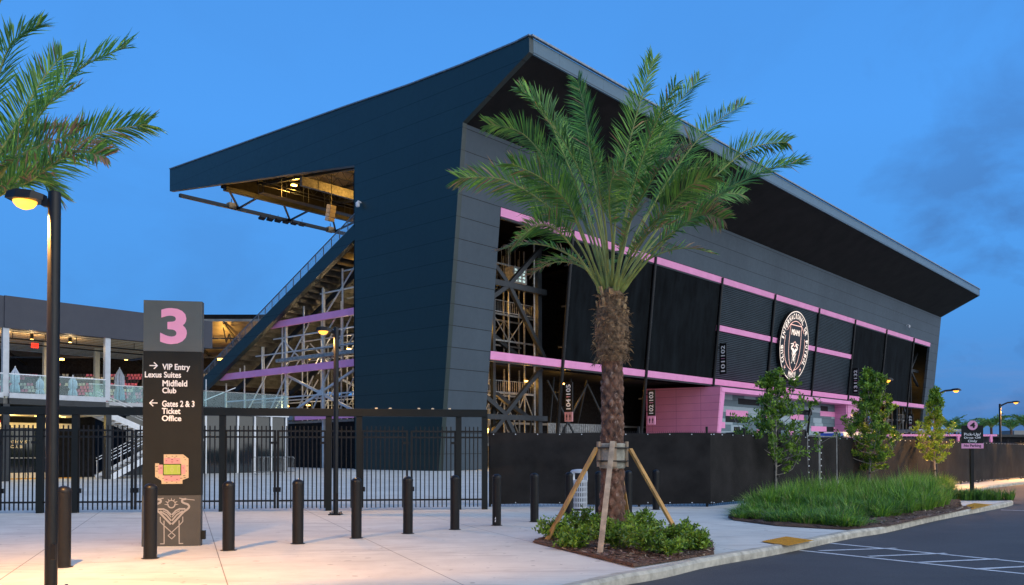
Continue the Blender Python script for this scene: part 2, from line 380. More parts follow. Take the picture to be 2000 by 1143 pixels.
def concrete():
    m = bpy.data.materials.new('brushed_concrete'); m.use_nodes = True; n = NT(m.node_tree); b = n.n['Principled BSDF']
    tco = n.new('ShaderNodeTexCoord').outputs['Object']
    big = n.noise(tco, .30, 6, .62, .6); mid = n.noise(tco, 1.7, 6, .65, .3); fine = n.noise(tco, 26, 3, .7)
    c = n.mix(n.ramp(big, [(.30, 0), (.70, 1)]), (.54,.53,.475), (.71,.70,.63))
    c = n.mix(n.math('MULTIPLY', n.ramp(mid, [(.42, 0), (.72, 1)]), .55), c, (.47,.455,.42))
    st = n.noise(n.mapping(tco, scale=(.35, 1.7, 1), rot=(0, 0, .3)), 1.1, 5, .6, .8)
    c = n.mix(n.math('MULTIPLY', n.ramp(st, [(.54, 0), (.68, 1)]), .55), c, (.42,.39,.35))
    c = n.mix(n.math('MULTIPLY', fine, .13), c, (.2,.19,.18))
    ty = n.noise(n.mapping(tco, scale=(.12, 2.6, 1), rot=(0, 0, 1.15)), 1.0, 3, .5, 1.2)
    c = n.mix(n.math('MULTIPLY', n.ramp(ty, [(.585, 0), (.60, 1), (.615, 1), (.63, 0)]), .22), c, (.20,.19,.17))
    gm = n.noise(tco, 5.5, 1, .4)
    c = n.mix(n.math('MULTIPLY', n.ramp(gm, [(.735, 0), (.745, 1)]), .5), c, (.12,.11,.10))
    spk = n.noise(tco, 9.0, 2, .5)
    c = n.mix(n.math('MULTIPLY', n.ramp(spk, [(.72, 0), (.76, 1)]), .45), c, (.14,.12,.10))
    # saw-cut joints along and across the plaza
    mp_ = n.mapping(tco, rot=(0, 0, RAD(-21))); sp = n.new('ShaderNodeSeparateXYZ'); n.l.new(mp_, sp.inputs[0])
    j1 = n.math('LESS_THAN', n.math('FRACT', n.math('DIVIDE', n.math('ADD', sp.outputs[0], 2.51*120-.45), 2.51)), .0060)
    j2 = n.math('LESS_THAN', n.math('FRACT', n.math('DIVIDE', n.math('ADD', sp.outputs[1], 302.0), 7.5)), .0020)
    c = n.mix(n.math('MULTIPLY', n.math('MAXIMUM', j1, j2), .7), c, (.07,.06,.05))
    n.l.new(c, b.inputs['Base Color']); b.inputs['Specular IOR Level'].default_value = .35
    n.l.new(n.math('MULTIPLY_ADD', mid, .3, .55), b.inputs['Roughness'])
    bn = n.new('ShaderNodeBump'); bn.inputs['Strength'].default_value = .25; bn.inputs['Distance'].default_value = .01
    n.l.new(fine, bn.inputs['Height']); n.l.new(bn.outputs[0], b.inputs['Normal']); return m
M['concrete'] = concrete()
def asphalt():
    m = bpy.data.materials.new('asphalt'); m.use_nodes = True; n = NT(m.node_tree); b = n.n['Principled BSDF']
    tco = n.new('ShaderNodeTexCoord').outputs['Object']
    c = n.mix(n.ramp(n.noise(tco, .5, 6, .6, .5), [(.3, 0), (.7, 1)]), (.033,.032,.034), (.056,.055,.057))
    c = n.mix(n.ramp(n.noise(tco, 60, 2), [(.55, 0), (.8, 1)]), c, (.12,.12,.12))
    c = n.mix(n.math('MULTIPLY', n.ramp(n.noise(n.mapping(tco, scale=(.2, 1, 1), rot=(0, 0, .9)), 1.2, 4), [(.55, 0), (.8, 1)]), .5), c, (.075,.07,.065))
    n.l.new(c, b.inputs['Base Color']); b.inputs['Roughness'].default_value = .75
    bn = n.new('ShaderNodeBump'); bn.inputs['Strength'].default_value = .5; bn.inputs['Distance'].default_value = .01
    n.l.new(n.noise(tco, 90, 2), bn.inputs['Height']); n.l.new(bn.outputs[0], b.inputs['Normal']); return m
M['asphalt'] = asphalt()
M['kerb'] = pmat('kerb_concrete', (.47,.44,.36), .85, var=.2, scale=5, bump=.5, bscale=60)

# ================================================================= GROUND
def structure(o): o['kind'] = 'structure'; return o
mb = MB(); mb.poly([(-1800,-1200,-.30), (1800,-1200,-.30), (1800,2400,-.30), (-1800,2400,-.30)])
structure(mb.build('ground', pmat('rough_ground', (.06,.07,.05), .9, scale=.1)))
mb = MB(); mb.poly([(-60,-80,-.12), (400,-80,-.12), (400,420,-.12), (-60,420,-.12)]); structure(mb.build('road', M['asphalt']))

kp = [V3((-22,-19.5,-.12)), V3((-5.5,1.3,-.12))] + [G(x, y, -.12) for x, y in [(1220,1143),(1299,1129),(1384,1108),(1500,1087),(1563,1074),(1668,1051),(1730,1041),(1808,1022),(1860,1011),(1918,1000),(1963,991),(1979,986)]]
nose = kp[-1]
kp += [nose+V3((.30,.75,0)), nose+V3((.10,1.5,0)), nose+V3((-.5,1.85,0)), G(1893,975,-.12)+V3((0,1.0,0)), V3((14.2,29.5,-.12)), V3((17.6,33.0,-.12)), G(1934,954,-.12), G(2000,946,-.12), V3((140,155,-.12))]
for p in kp: p.z = 0
def offset(path, d):
    out = []
    for i, p in enumerate(path):
        t = V3((0,0,0))
        if i: t += (p-path[i-1]).normalized()
        if i < len(path)-1: t += (path[i+1]-p).normalized()
        t.normalize(); out.append(p+V3((-t.y, t.x, 0))*d)
    return out
def resample(path, k=5):
    out = []
    for i in range(len(path)-1):
        p0 = path[max(i-1,0)]; p1 = path[i]; p2 = path[i+1]; p3 = path[min(i+2, len(path)-1)]
        for j in range(k):
            t = j/k; out.append(.5*((2*p1)+(p2-p0)*t+(2*p0-5*p1+4*p2-p3)*t*t+(3*p1-p0-3*p2+p3)*t**3))
    out.append(path[-1]); return out
kps = kp[:2]+resample(kp[2:15], 4)+kp[15:]
kin = offset(kps, .17)
mb = MB()
for i in range(len(kps)-1):
    a, b, c, d = kps[i], kps[i+1], kin[i+1], kin[i]
    rr = V3((0,0,.012)); ch = offset([a, b], .035)
    a1, b1 = ch
    mb.poly([a+V3((0,0,-.16)), b+V3((0,0,-.16)), b+V3((0,0,-.028)), a+V3((0,0,-.028))])
    mb.poly([a+V3((0,0,-.028)), b+V3((0,0,-.028)), b1+rr, a1+rr]); mb.poly([a1+rr, b1+rr, c+rr, d+rr]); mb.poly([d+rr, c+rr, c-rr, d-rr])
structure(mb.build('kerb', M['kerb'], fix=False))
mb = MB(); pl = kin + [V3((140,900,0)), V3((-600,900,0)), V3((-600,-120,0)), V3((-40,-60,0))]
mb.poly([V3((p.x, p.y, 0)) for p in pl]); structure(mb.build('plaza_pavement', M['concrete'], fix=False))

def sheet(name, pts, z, mat, lab=None):
    m = MB(); m.poly([(p[0], p[1], z) for p in pts]); return structure(m.build(name, mat, fix=False))
bed = [(.34,14.3), (1.60,11.15), (2.98,12.55), (3.35,14.2), (2.9,16.2), (2.1,17.0), (1.0,16.0)]
def lump(name, poly, z, amp, step, mat, seed):      # a bumpy sheet clipped to a polygon
    rr = random.Random(seed); from mathutils import geometry
    xs = [p[0] for p in poly]; ys = [p[1] for p in poly]
    m = MB(); pts = [V3((p[0], p[1])) .to_2d() for p in poly]; edge = len(pts)
    nx = int((max(xs)-min(xs))/step)+1; ny = int((max(ys)-min(ys))/step)+1
    def inside(x, y):
        c = False; j = len(poly)-1
        for i in range(len(poly)):
            if (poly[i][1] > y) != (poly[j][1] > y) and x < (poly[j][0]-poly[i][0])*(y-poly[i][1])/(poly[j][1]-poly[i][1])+poly[i][0]: c = not c
            j = i
        return c
    for i in range(nx):
        for j in range(ny):
            x = min(xs)+(i+rr.random()*.5)*step; y = min(ys)+(j+rr.random()*.5)*step
            if inside(x, y): pts.append(V3((x, y)).to_2d())
    ed = [(i, (i+1) % edge) for i in range(edge)]
    v, e, f, *_ = geometry.delaunay_2d_cdt(pts, ed, [], 1, 1e-4)
    for k, p in enumerate(v): m.v.append(V3((p.x, p.y, z if any((p-q).length < 1e-3 for q in pts[:edge]) else z+rr.random()*amp)))
    for q in f: m.face(q)
    return structure(m.build(name, mat, fix=False)), inside
_, _inb = lump('mulch_bed', bed, .014, .05, .11, M['mulch'], 3)
gb = [(1422,1012),(1432,1017),(1517,1028),(1600,1033),(1660,1036),(1735,1029),(1812,1012),(1903,993)]
gbp = [tuple(G(x, y))[:2] for x, y in gb] + [(12.7,24.0), (14.2,27.0), (16.3,30.3), (17.8,33.2), (16.2,33.2), (12.0,28.6), (8.4,25.1), (6.2,22.8), (5.3,20.8)]
_, in_grass = lump('planting_bed', gbp, .014, .05, .35, M['mulch'], 4)
def chips(poly, ins, n, seed, lb):
    q = random.Random(seed); xs = [p[0] for p in poly]; ys = [p[1] for p in poly]; m = MB()
    while n:
        x = q.uniform(min(xs), max(xs)); y = q.uniform(min(ys), max(ys))
        if not ins(x, y): continue
        n -= 1; a = q.uniform(0, 6.3); L = q.uniform(.02,.055); w2 = q.uniform(.006,.016); c = V3((x, y, q.uniform(.03,.07))); d = V3((cos(a), sin(a), q.uniform(-.3,.3)))*L; e = V3((-sin(a), cos(a), q.uniform(-.5,.5)))*w2
        m.mi = q.choices([0,1,2], [.5,.3,.2])[0]; m.poly([c-d-e, c+d-e, c+d+e, c-d+e])
    tag(m.build('mulch_chips', [M['mulch'], M['barktip'], M['woodgrey']], None, fix=False), lb, 'mulch', kind='stuff')
chips(bed, _inb, 2600, 61, 'loose bark chips in the bed under the braced palm'); chips(gbp, in_grass, 4200, 62, 'loose bark chips along the edge of the grass bed')
# tactile pads with truncated domes
def tactile(px, nm, inn=.22):
    P = [G(x, y)+V3((0,inn,0)) for x, y in px]; m = MB()
    for p in P: p.z = .016
    m.poly(P)
    for i in range(1, 22):
        for j in range(1, 12):
            s_, t_ = i/22, j/12
            q = (P[0]*(1-s_)+P[1]*s_)*(1-t_)+(P[3]*(1-s_)+P[2]*s_)*t_
            m.lathe(q, [(.020, 0), (.012, .008)], 6)
    return structure(m.build(nm, M['yellow'], fix=False))
tactile([(1494,1062),(1548,1071),(1600,1060),(1544,1052)], 'tactile_paving')
tactile([(1907,990),(1921,999),(1961,989),(1923,986)], 'tactile_paving', .55)
# road markings
def stripe(pts, wd=.1):
    m = MB()
    for a, b in pts:
        A, B = G(*a, -.116), G(*b, -.116); t = (B-A).normalized(); s_ = V3((-t.y, t.x, 0))*wd/2; m.poly([A-s_, B-s_, B+s_, A+s_])
    return structure(m.build('road_marking', M['roadpaint'], fix=False))
stripe([((1622,1061),(2060,1104))]); stripe([((1563,1075),(2060,1127))])
for k, (a, b) in enumerate([((1600,1076),(1750,1071)), ((1697,1087),(1848,1081)), ((1793,1099),(1950,1092)), ((1902,1112),(2020,1106))]): 
    m_ = stripe([(a, b)]); m_.location.z = .003
stripe([((1955,996),(2040,999))], .12)

# ================================================================= STADIUM STAND
SC = RAD(0)
OW = W(0, 0, 0)
stad = uthing('stadium_stand', 'huge black clad stadium grandstand with oversailing roof, pink beams and open steel frame', 'stadium', 0, 0)
# everything below is in (u, v, h) coordinates of the stand
LEN = 143.2
def sl(h): return -.104*h
top = [(-8.9,34.12), (-2.9,34.15), (3.8,34.35), (12.6,34.85), (22.9,35.35), (34,35.85), (47.5,36.5)]
prof = [(0,0), (sl(29.3),29.3), (-10.35,32.95), (-10.35,34.2)] + top + [(47.5,33.8), (11.4,28.9), (11.4,0)]
for nm, u0 in (('end_wall', 0), ('end_wall', LEN)):
    MB().prism([(u0, v, h) for v, h in prof], (.5, 0, 0)).build(nm, M['endwall'], stad)
# thin pale roof trim following the outline of the end wall
m = MB(); tp = [(-10.4,34.22)]+top
for (a, b), (c, d) in zip(tp, tp[1:]): m.beam((.15, a, b+.06), (.15, c, d+.06), .5, .11)
m.build('roof_trim', M['trim'], stad)
MB().beam((.15,-10.45,34.28), (LEN+.4,-10.45,34.28), .25, .14).build('roof_trim', M['trim'], stad)
def slab(u0, u1, h0, h1, th=.45, off=0):
    return [(u0, sl(h0)+off, h0), (u1, sl(h0)+off, h0), (u1, sl(h1)+off, h1), (u0, sl(h1)+off, h1)]
def wallslab(nm, u0, u1, h0, h1, mat, th=.45, off=0):
    return MB().prism(slab(u0, u1, h0, h1, th, off), (0, th, 0)).build(nm, mat, stad)
wallslab('side_wall', .503, 5.4, 0, 23.40, M['sidewall'])
wallslab('side_wall', 137.7, LEN-.003, 0, 23.40, M['sidewall'])
wallslab('upper_band', .503, LEN-.003, 23.403, 29.25, M['sidewall'])
MB().prism([(.503, sl(29.25)+.01, 29.27), (LEN-.003, sl(29.25)+.01, 29.27), (LEN-.003, -10.2, 32.97), (.503, -10.2, 32.97)], (0, .3, .5)).build('soffit', M['soffit'], stad)
MB().box((.503,-10.36,32.93), (LEN-.003,-10.2,34.15)).build('fascia', M['fascia'], stad)
# roof deck, corrugated underneath
m = MB(); 
for (a, b), (c, d) in zip([(-10.1,34.0),(3.8,34.1),(22.9,35.1)], [(3.8,34.1),(22.9,35.1),(38,35.8)]):
    m.prism([(.6, a, b-.1), (.6, c, d-.1), (.6, c, d-.35), (.6, a, b-.35)], (LEN-.6, 0, 0))
for k in range(110):
    v = 4+k*.31; h = 34.1+(v-3.8)*.052-.42
    m.box((.7, v, h-.05), (70, v+.15, h+.06))
m.build('roof_deck', M['deck'], stad)
def rh(v): return 34.1+(v-3.8)*.052-.5
def truss(u, v0, v1, dep, n, mat='dark_steel'):
    m = MB(); pt = lambda v: (u, v, rh(v)); pb = lambda v: (u, v, rh(v)-dep(v))
    m.beam(pt(v0), pt(v1), .3, .3); m.beam(pb(v0), pb(v1), .3, .3)
    for k in range(n):
        a = v0+(v1-v0)*k/n; b = v0+(v1-v0)*(k+.5)/n; c = v0+(v1-v0)*(k+1)/n
        m.beam(pb(a), pt(b), .16, .16); m.beam(pt(b), pb(c), .16, .16)
    return m.build('roof_truss', M[mat], stad)
for u in (5.5, 15.9, 31.2, 47, 62.5, 78.5, 94, 110): truss(u, 5, 38, lambda v: 3.6-(v-5)*.06, 11)
for v in (11, 14, 17, 20, 23, 26, 29, 32, 35):
    m = MB(); h = rh(v)-.7
    m.beam((.6, v, h), (80, v, h), .1, .1); m.beam((.6, v, h-1.0), (80, v, h-1.0), .1, .1)
    for k in range(44): m.beam((.6+k*1.8, v, h), (1.5+k*1.8, v, h-1), .06, .06); m.beam((1.5+k*1.8, v, h-1), (2.4+k*1.8, v, h), .06, .06)
    m.build('purlin_truss', M['dark_steel'], stad)
MB().beam((.6,38,34.4), (LEN,38,34.4), .35, .9).build('edge_girder', M['dark_steel'], stad)
MB().beam((.8,36.2,32.0), (LEN,36.2,32.0), .5, .5).build('edge_girder', M['dark_steel'], stad)
MB().box((.65,36.5,32.1), (LEN-.5,36.7,35.4)).build('gutter_panel', M['interior'], stad)
MB().beam((.8,46.6,33.3), (LEN,46.6,33.3), .42, .42).build('front_chord', M['dark_steel'], stad)
for u in (1.2, 9, 16.7, 32.4, 48, 64):
    MB().beam((u,38,34.4), (u+7.7,46.6,33.4), .22, .22).beam((u+7.7,38,34.4), (u+7.7,46.6,33.4), .2, .2).beam((u+7.7,38,35.5), (u+7.7,46.9,36.2), .25, .35).build('roof_brace', M['dark_steel'], stad)
m = MB()      # catwalk and slatted duct under the roof
m.beam((2,30.5,30.6), (60,30.5,30.6), 1.0, .08); m.beam((2,30,31.7), (60,30,31.7), .06, .06); m.beam((2,31,31.7), (60,31,31.7), .06, .06)
for k in range(20): m.beam((2+k*3,30,30.6), (2+k*3,30,33.6), .05, .05); m.beam((2+k*3,31,30.6), (2+k*3,31,33.6), .05, .05)
m.build('catwalk', M['dark_steel'], stad)
MB().box((4,25.6,30.9), (16,26.0,31.9)).build('air_duct', M['galv'], stad)
# pink beams
def pbeam(u0, u1, h0, h1, off=-.06): return wallslab('pink_beam', u0, u1, h0, h1, M['pink'], .35, off)
BAY = [5.4, 15.9, 31.2, 47.0, 62.6, 78.5, 94.1, 110.1, 126.4, 137.7]
for a, b in zip(BAY, BAY[1:]):
    pbeam(a+.003, b-.003, 22.62, 23.37); pbeam(a+.003, b-.003, 9.95, 10.68)
    if 46 < a < 94: pbeam(a+.003, b-.003, 16.75, 17.45)
# thin dark flashing under the pink beams
for h in (22.5, 9.83): MB().beam((5.45, sl(h)+.1, h), (137.6, sl(h)+.1, h), .3, .12).build('beam_flange', M['dark_steel'], stad)
# raking round columns in front of the beams
for u in BAY[1:-1]:
    MB().tube((u, sl(0)-.10, 0), (u, sl(23.3)-.10, 23.3), .19, n=14).build('column', M['black'], stad, smooth=True)
    m = MB()
    for h in (3, 7.5, 12, 16, 20): m.beam((u, sl(h)-.3, h), (u, sl(h)+.6, h), .15, .15)
    m.build('column_bracket', M['dark_steel'], stad)
# mesh screens and louvres
for a, b in zip(BAY, BAY[1:]):
    if a < 6 or a > 120: continue
    if a < 46 or a > 93:
        m = MB(); nu = 14; nh = 10           # slightly billowed fabric
        rr = random.Random(int(a))
        gv = [[rr.random()*.05 for _ in range(nu+1)] for _ in range(nh+1)]
        for j in range(nh+1):
            for i in range(nu+1):
                u = a+.35+(b-a-.7)*i/nu; h = 10.72+(22.45-10.72)*j/nh
                m.v.append(V3((u, sl(h)-.02+.10*sin(pi*i/nu)*sin(pi*j/nh)+gv[j][i], h)))
        for j in range(nh):
            for i in range(nu): k = j*(nu+1)+i; m.face((k, k+1, k+nu+2, k+nu+1))
        m.build('mesh_screen', M['mesh'], stad, smooth=True, fix=False)
    else:
        for h0, h1 in ((10.75, 16.7), (17.5, 22.45)):
            m = MB(); n_ = int((h1-h0)/.235)
            for k in range(n_):
                h = h0+.1+(h1-h0-.1)*k/n_
                m.obox((a/2+b/2, sl(h)+.06, h+.08), ((b-a)/2-.3,0,0), (0,.045,-.060), (0,.010,.010))
            m.box((a+.29, sl(h0)+.35, h0), (b-.29, sl(h0)+.4, h1)) if False else None
            m.build('louver_panel', M['louver'], stad)
            MB().prism([(a+.3, sl(h0)+.25, h0), (b-.3, sl(h0)+.25, h0), (b-.3, sl(h1)+.25, h1), (a+.3, sl(h1)+.25, h1)], (0,.1,0)).build('louver_backing', M['interior'], stad)
# dark core, floors
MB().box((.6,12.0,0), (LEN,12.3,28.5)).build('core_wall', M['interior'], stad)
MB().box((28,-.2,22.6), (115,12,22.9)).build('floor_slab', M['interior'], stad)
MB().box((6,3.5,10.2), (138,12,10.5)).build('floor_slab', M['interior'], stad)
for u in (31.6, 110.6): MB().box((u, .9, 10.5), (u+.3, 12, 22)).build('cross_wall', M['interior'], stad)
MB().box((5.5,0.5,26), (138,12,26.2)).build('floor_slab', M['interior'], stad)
# open end bays: big bracing, floors, stairs, small steel
def openbay(a, b, flip):
    X_ = (lambda u: u) if not flip else (lambda u: LEN-u)
    P = lambda u, v, h: (X_(u), v, h)
    q = lambda *s_: V3(P(s_[0], s_[1]-(.9 if flip else 0), s_[2]))
    n0 = 10.3
    MB().beam(q(5.4,1,17.6), q(15.9,1,17.6), .45, .55).build('brace_beam', M['dark_steel'], stad)
    MB().beam(q(5.4,1,4.9), q(15.9,1,4.9), .45, .5).build('brace_beam', M['dark_steel'], stad)
    for p_, r_ in (((n0,1,17.6), (15.9,1,22.6)), ((n0,1,17.6), (15.7,1,11.0)), ((n0,1,17.6), (5.4,1,14.6)), ((n0,1,17.6), (5.4,1,21.5)),
                   ((n0-.6,1,5.2), (15.2,1,9.9)), ((n0-.6,1,5.2), (5.4,1,7.6)), ((n0-.6,1,5.0), (13.4,1,0)), ((n0-.6,1,5.0), (5.4,1,1.2)), ((15.5,2.8,4.9), (5.4,2.8,9.6)), ((15.5,3.5,10.8), (5.4,3.5,15.6))):
        MB().beam(q(*p_), q(*r_), .36, .42).build('brace', M['dark_steel'], stad)
    MB().beam(q(8.6,1.5,0), q(8.6,1.5,17.5), .35, .35).build('post', M['dark_steel'], stad)
    MB().box((min(X_(15.0), X_(15.6)), 1.2, 0), (max(X_(15.0), X_(15.6)), 1.8, 23)).build('post', M['dark_steel'], stad)
    MB().tube(q(14.5,1.3,0), q(14.5,1.3,22.5), .09).build('pipe', M['galv'], stad)
    m = MB(); rr = random.Random(5)
    for k in range(9):
        u = 5.8+k*1.1; v = 5+rr.random()*4
        m.beam(q(u,v,0), q(u,v,10 if k % 2 else 22), .10, .10)
        m.beam(q(u,v+.2,2+rr.random()*2), q(u+2.2,v,6+rr.random()*2), .07, .07); m.beam(q(u,v,11+rr.random()*2), q(u+2,v,15+rr.random()*2), .07, .07)
    m.build('light_framing', M['galv'], stad)
    m = MB()
    for v in (3.2, 6.0, 9.5):
        for k in range(6): m.beam(q(5.6+k*2.4,v,0), q(5.6+k*2.4,v,22), .13, .13)
        for h in (3.2, 7.4, 12.6, 15.2, 20.2): m.beam(q(5.5,v,h), q(17.9,v,h), .12, .16)
        for k in range(5):
            for h0, h1 in ((3.2,7.4), (12.6,15.2)):
                a_, b_ = (h0, h1) if k % 2 else (h1, h0); m.beam(q(5.6+k*2.4,v,a_), q(8.0+k*2.4,v,b_), .08, .08)
    m.build('inner_framing', M['galv'], stad)
    m = MB()
    for h in (7.4, 15.2): m.beam(q(5.5,2.2,h), q(15.8,2.2,h), .08, .08); m.beam(q(5.5,2.2,h+1.1), q(15.8,2.2,h+1.1), .06, .06)
    for k in range(34):
        for h in (7.4, 15.2): m.beam(q(5.6+k*.3,2.2,h), q(5.6+k*.3,2.2,h+1.1), .025, .025)
    m.build('guard_rail', M['galv'], stad)
    m = MB()
    for k in range(16): m.beam(q(5.5+k*.7,4.5,18+.0), q(5.5+k*.7,4.5,22.4), .05, .05)
    m.build('hangers', M['galv'], stad)
    # stair flights
    for h0, sgn in ((0, 1), (5.2, -1), (10.5, 1)):
        m = MB(); m2 = MB()
        for k in range(14):
            u = 6.2+k*.6 if sgn > 0 else 14.6-k*.6
            m.box((min(X_(u), X_(u+.62)), 7.2, h0+k*.36), (max(X_(u), X_(u+.62)), 8.8, h0+k*.36+.12))
        ua, ub = (6.2, 14.6) if sgn > 0 else (14.6, 6.2)
        for v in (7.15, 8.85): m.beam(q(ua,v,h0+.1), q(ub,v,h0+5.1), .1, .4); m2.beam(q(ua,v,h0+1.2), q(ub,v,h0+6.2), .05, .05)
        m.build('stair_flight', M['galv'], stad); m2.build('stair_handrail', M['trim'], stad)
    m = MB()       # bleacher pans stacked behind the fence
    for v, h in ((2.2,3.0), (2.9,2.3)): m.beam(q(5.6,v,h), q(15.2,v,h), .9, .25)
    m.build('riser_unit', M['galv'], stad)
openbay(5.4, 15.9, False); openbay(126.4, 137.7, True)
m = MB()        # lower level framing seen between the columns
rr = random.Random(9)
for u in range(18, 33, 3): m.beam((u, 4+rr.random()*3, 0), (u, 4, 9.6), .16, .16)
for u in (18, 25): m.beam((u,2.5,.5), (u+7,2.5,9), .16, .16); m.beam((u+7,2.5,.5), (u,2.5,9), .16, .16)
m.beam((16,1.8,3.1), (46,1.8,3.1), .8, .3)
m.build('light_framing', M['dark_steel'], stad)
m = MB(); m.beam((16.2,1.5,2.2), (45,1.5,2.2), 1.0, .3); m.build('riser_unit', M['galv'], stad)
m = MB()
for k in range(40): m.box((19+k*.35,3.2,2.9), (19.25+k*.35,3.3,4.6))
m.build('slatted_screen', M['galv'], stad)
MB().box((12.2,2.0,18.3), (14.2,3.2,19.9)).build('lit_cabinet', M['galv'], stad)
m = MB()
for i in range(4):
    for j in range(3): m.box((12.35+j*.6,1.96,18.45+i*.34), (12.7+j*.6,1.985,18.66+i*.34))
m.build('cabinet_light', pmat('cabinet_glow', (.7,.9,.85), .5, emit=(.75,1,.9), es=.35), stad)

# raked seating: stepped deck seen from below, raker beam, handrail
NR = 30; A = (39.6, 9.5); B = (11.6, 22.4)
pts_t = []; 
for k in range(NR):
    v0 = A[0]+(B[0]-A[0])*k/NR; v1 = A[0]+(B[0]-A[0])*(k+1)/NR; h0 = A[1]+(B[1]-A[1])*k/NR; h1 = A[1]+(B[1]-A[1])*(k+1)/NR
    pts_t += [(v0, h1), (v1, h1)]
bot = [(v+.0, h-.22) for v, h in pts_t]
m = MB()
for k in range(len(pts_t)-1):
    (a, b), (c, d) = pts_t[k], pts_t[k+1]
    th = .12
    m.mi = 1 if abs(b-d) < 1e-6 else 0
    if abs(b-d) < 1e-6: m.box((.9, c, b-th), (LEN-.2, a+.03, b))
    else: m.box((.9, c-.03, min(b, d)-.45), (LEN-.2, c+.06, max(b, d)-.121))
m.build('seating_deck', [M['riser'], M['interior']], stad)
for u in (3.5, 11, 19, 27, 35, 43):
    MB().beam((u, A[0]-.6, A[1]-1.0), (u, B[0]+.2, B[1]-1.0), .3, .6).build('raker_beam', M['dark_steel'], stad)
dn = V3((0, A[0]-B[0], A[1]-B[1])).normalized()
MB().beam((.45, A[0]+.9, A[1]-.25), (.45, B[0]-.1, B[1]+.3), .55, 1.35, (0,0,1)).build('edge_beam', M['endwall'], stad)
m = MB(); NP = 22
a0 = V3((.45, A[0]+.6, A[1]+.5)); b0 = V3((.45, B[0]+.1, B[1]+1.05)); hr = V3((0,0,1.15))
for k in range(NP+1):
    p = a0.lerp(b0, k/NP); m.beam(p, p+hr, .07, .07)
m.beam(a0+hr, b0+hr, .08, .08); m.beam(a0+V3((0,0,.2)), b0+V3((0,0,.2)), .04, .04)
m.build('handrail', M['trim'], stad)
m = MB()
for k in range(NP*8):
    p = a0.lerp(b0, (k+.5)/(NP*8)); m.beam(p+V3((0,0,.2)), p+hr, .015, .015)
for k in range(1, 8): m.beam(a0+V3((0,0,.2+.12*k)), b0+V3((0,0,.2+.12*k)), .012, .012)
m.build('handrail_infill', M['galv'], stad)
# end elevation pink beams and galvanised frame
def rv(h): return A[0]+(B[0]-A[0])*(h+.6-A[1])/(B[1]-A[1])+.4
for h0, h1, v1 in ((9.95,10.65,36.5), (14.95,15.62,None), (4.95,5.5,22.5)):
    v1 = v1 or rv((h0+h1)/2)
    o = MB().prism([(.9,11.5,h0), (.9,v1+.9 if v1 > 24 else v1,h0), (.9,v1-.6 if v1 > 24 else v1,h1), (.9,11.5,h1)], (.3,0,0)); o.build('pink_beam', M['pink'], stad)
def under(v): return A[1]+(A[0]-v)*(B[1]-A[1])/(A[0]-B[0])-.9
def frame(u, vs, base, mat, s_=.16):
    for v in vs:
        if under(v)-base > .4: MB().beam((u,v,base), (u,v,under(v)), s_, s_).build('frame_post', M[mat], stad)
frame(1.5, [34.0,29.5,25.6,21.7,18.4,15.2,13.2], 10.6, 'white_steel', .13)
frame(1.7, [37.3,33.4,29.5], 6.2, 'white_steel', .12); frame(1.7, [25.2,18.6,13.3], 0, 'white_steel', .25)
for u in (5, 8.5, 12, 16, 20, 25): frame(u, [35,31,27,23.5,20,17,14], 5, 'white_steel' if u < 10 else 'galv', .11)
m = MB()
for u in (1.6, 5, 8.5, 15, 23):
    for h in (7.5, 12.3, 13.9, 17.8, 19.6):
        v1 = A[0]-(h+1.2-A[1])*(A[0]-B[0])/(B[1]-A[1]) if h > 8.8 else 37
        if v1 > 13.5: m.beam((u, 12.4, h), (u, min(v1, 37), h), .12, .12)
    for va, ha, vb, hb in ((29,5.2,25,10),(21,5.2,17.5,10),(25,10.8,21,15),(33,6,29,10),(17.5,10.8,14,15),(18,15.8,13.5,19.8),(21.5,10.7,25.6,13.6),(16,15.6,18.8,13),(29,10.7,26,13.4)): m.beam((u+.05,va,ha), (u+.05,vb,hb), .11, .11)
m.build('bracing', M['white_steel'], stad)
m = MB()
for va, ha, vb, hb in ((25,5.6,13.4,9.8), (25,9.8,13.4,5.6)): m.beam((1.75,va,ha), (1.75,vb,hb), .22, .22)
for va, ha, vb, hb in ((25,5.6,13.4,9.8), (25,9.8,13.4,5.6)): m.beam((9,va,ha), (9,vb,hb), .22, .22)
m.box((1.6,18.9,7.4), (1.95,19.5,8.0))
m.build('cross_bracing', M['white_steel'], stad)
MB().beam((1.2,12,11.4), (1.2,26,11.4), .6, .35).beam((1.0,12,12.1), (1.0,22,12.1), .12, .12).build('pipe_rack', M['galv'], stad)
MB().box((2.6,11.5,0), (2.9,34,4.7)).build('lower_wall', M['interior'], stad)
MB().box((2.6,11.5,4.7), (60,38,4.95)).build('floor_slab', M['concrete_in'], stad)
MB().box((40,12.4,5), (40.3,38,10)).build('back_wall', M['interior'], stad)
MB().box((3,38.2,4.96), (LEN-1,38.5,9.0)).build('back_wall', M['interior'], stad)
MB().box((1.0,23,5.0),(2.0,25.4,6.3)).build('plant_unit', M['trim'], stad)
